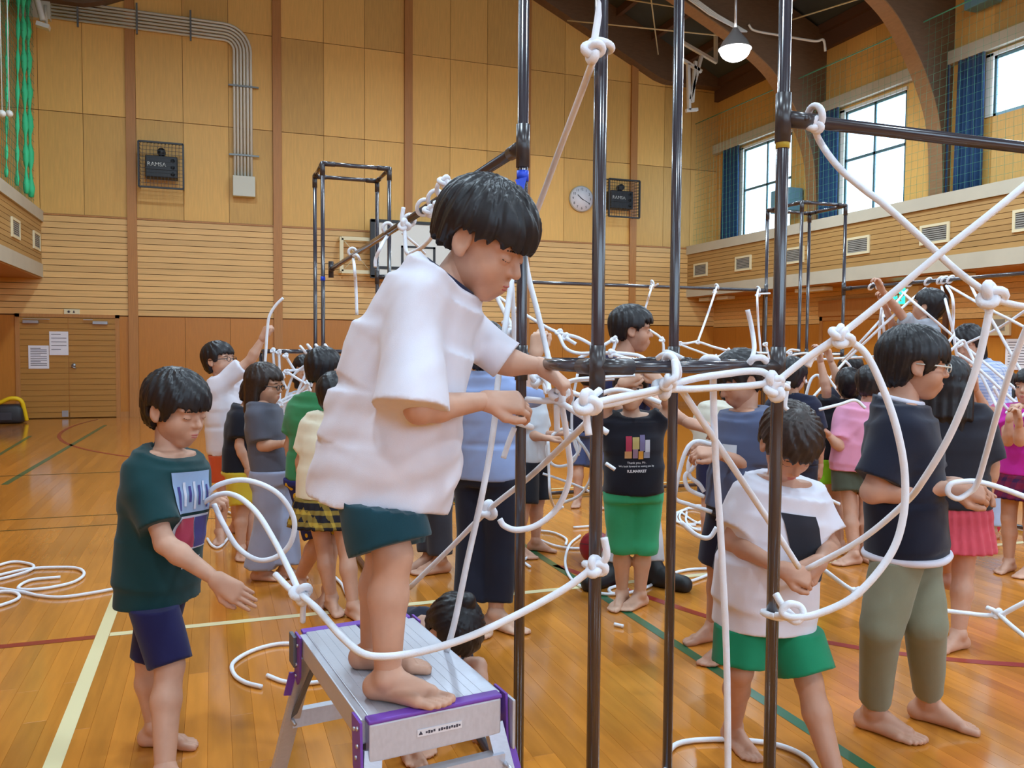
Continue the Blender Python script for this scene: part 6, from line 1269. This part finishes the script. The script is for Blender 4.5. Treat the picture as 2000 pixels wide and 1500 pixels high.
person('girl with a hair bun crouching on the floor behind the step stool', 2.9, 1.15, -20, (852, 1240, .06), (884, 1232, -.03), (.35, -.85, .3), pel=(790, 1330, .25), q=1.3, seed=26, lid=True, bun=True, hs=1.1, arms={'R': dict(el=(830, 1370, -.02), wr=(862, 1412, -.08), dir=(.3, -.5, .6), n=(0, .8, .5), curl=.7), 'L': dict(el=(935, 1300, .0), wr=(938, 1395, -.1), dir=(0, -.8, .4), n=(0, .6, .7), curl=.7)},
  legs={'R': dict(kn=(775, 1330, -.15), an=(792, 1432), toe=(.4, 0, .9)), 'L': dict(kn=(840, 1310, -.02), an=(830, 1412), toe=(.2, 0, 1))}, hair=dict(fringe=.03, side=-.03, back=-.08), shirt=dict(m=T((48, 50, 66)), ease=.02, hem=.0, sl=.5), bottom=dict(k='shorts', m=T((46, 48, 64)), len=.8))
person('boy in a white shirt and orange shorts raising a rope at the far left', 5.7, 1.3, 78, (438, 742), (429, 704), (.9, .12, .3), px=446, q=1.7, seed=27, glasses=M_dark, hs=1.05, arms={'R': dict(el=(490, 702, -.1), wr=(512, 662, -.1), dir=(.4, 1, 0), n=(-.6, .3, .6), curl=1.1), 'L': dict(el=(475, 760, .1), wr=(500, 740, .1))},
  legs={'R': dict(an=(430, 1038), toe=(.2, 0, 1)), 'L': dict(an=(462, 1022), toe=(.9, 0, .2))}, shirt=dict(m=C_white, ease=.034, hem=.06, sl=.75, sr=.065, wr=.006), bottom=dict(k='shorts', m=T((206, 84, 40)), ease=.024, len=.8))
person('child in a black shirt and yellow shorts beside the girl in grey', 5.3, 1.14, 100, (478, 798), (500, 772), (.8, -.4, -.2), px=470, q=1.8, seed=28, legs={'R': dict(an=(470, 1070), toe=(.3, 0, 1)), 'L': dict(an=(490, 1062), toe=(.7, 0, .5))}, shirt=dict(m=T((26, 28, 40)), ease=.03, hem=.04), bottom=dict(k='shorts', m=T((208, 178, 50)), ease=.034, len=.9))
person('girl with long hair and glasses in a grey shirt and wide pale trousers', 4.75, 1.2, 88, (512, 790), (518, 752), (.96, -.12, .15), px=534, q=1.5, seed=29, hs=1.08, glasses=M_dark, longhair=(.25, .07), arms={'R': dict(el=(512, 872, -.12), wr=(556, 866, -.15), dir=(1, .05, 0), n=(0, .8, .5), curl=.6)},
  legs={'R': dict(an=(508, 1112), toe=(1, 0, .1)), 'L': dict(an=(556, 1108), toe=(1, 0, .1))}, hair=dict(fringe=.04, side=-.06, back=-.1, ear=True), hairm=M_hairb, shirt=dict(m=T((92, 94, 108)), ease=.024, hem=-.02, sl=.8, sr=.062), bottom=dict(k='pants', m=T((158, 166, 194)), ease=.036, len=1.96, flare=1.5, wr=.005))
person('child in a green shirt and navy shorts with yellow dots seen from behind', 4.4, 1.3, 160, (622, 778), (634, 724), (.35, -.05, -.9), px=614, q=1.5, seed=30, legs={'L': dict(kn=(628, 1045, .0), an=(585, 1128, .1), lift=True, toe=(-.5, -.4, -.6)), 'R': dict(an=(642, 1150), toe=(-.3, 0, 1))}, hair=dict(back=-.06, thick=.016),
  shirt=dict(m=T((58, 136, 88)), ease=.026, hem=.02, sl=.7, wr=.006), bottom=dict(k='shorts', m=pattern('dots', (44, 48, 110), (222, 186, 50)), ease=.034, len=1.0))
person('child in a cream top and dark plaid skirt behind the boy on the stool', 4.15, 1.2, 170, (648, 815), (655, 772), (.2, 0, -1), px=634, q=1.8, seed=31, legs={'R': dict(an=(690, 1182), toe=(.6, 0, .7)), 'L': dict(an=(648, 1168), toe=(.5, 0, .8))}, shirt=dict(m=T((236, 230, 206)), ease=.022, hem=.03), bottom=dict(k='skirt', m=pattern('plaid', (34, 32, 40), (180, 150, 60)), drop=.17, flare=.05))
person('child with dark hair looking through the ropes of the far left tower', 6.9, 1.27, 10, (596, 770), (594, 722), (.2, -.1, 1), px=596, q=2., seed=32, skin=2, longhair=(.16, .08), shirt=dict(m=T((196, 200, 214)), ease=.02), bottom=dict(k='shorts', m=T((150, 60, 80))))

# second stool under the climbing child, and a ball
r2 = at(1800, 677, 6.2); off = Vector((r2[0], r2[1], 0))-Vector(SP(sl/2, 0, 0))
def copy_tree(o, parent=None):
    c = o.copy(); COL.objects.link(c)
    if parent is not None: c.parent = parent
    for ch in list(o.children): copy_tree(ch, c)
    return c
st2 = copy_tree(st); st2.location = Vector(st.location)+off; tag(st2, 'aluminium step stool with purple brackets under the child at the far rail', 'step stool')
bp = onZ(1163, 1100, 0); bm = bmesh.new(); bmesh.ops.create_uvsphere(bm, u_segments=28, v_segments=18, radius=.1); mb_ = MB().bm(bm, 0, True); mb_.v = [tuple(np.add(v, bp+(0, 0, .1))) for v in mb_.v]
o = mb_.build('ball', mat('red_ball', (150, 24, 44), .45)); tag(o, 'dark red ball on the floor behind the second pipe', 'ball')
MB().tube(ringpts(bp+(0, 0, .1), (.3, .2, 1), .1, 40), .0018, 5, closed=True).build('seam', M_dark, o)
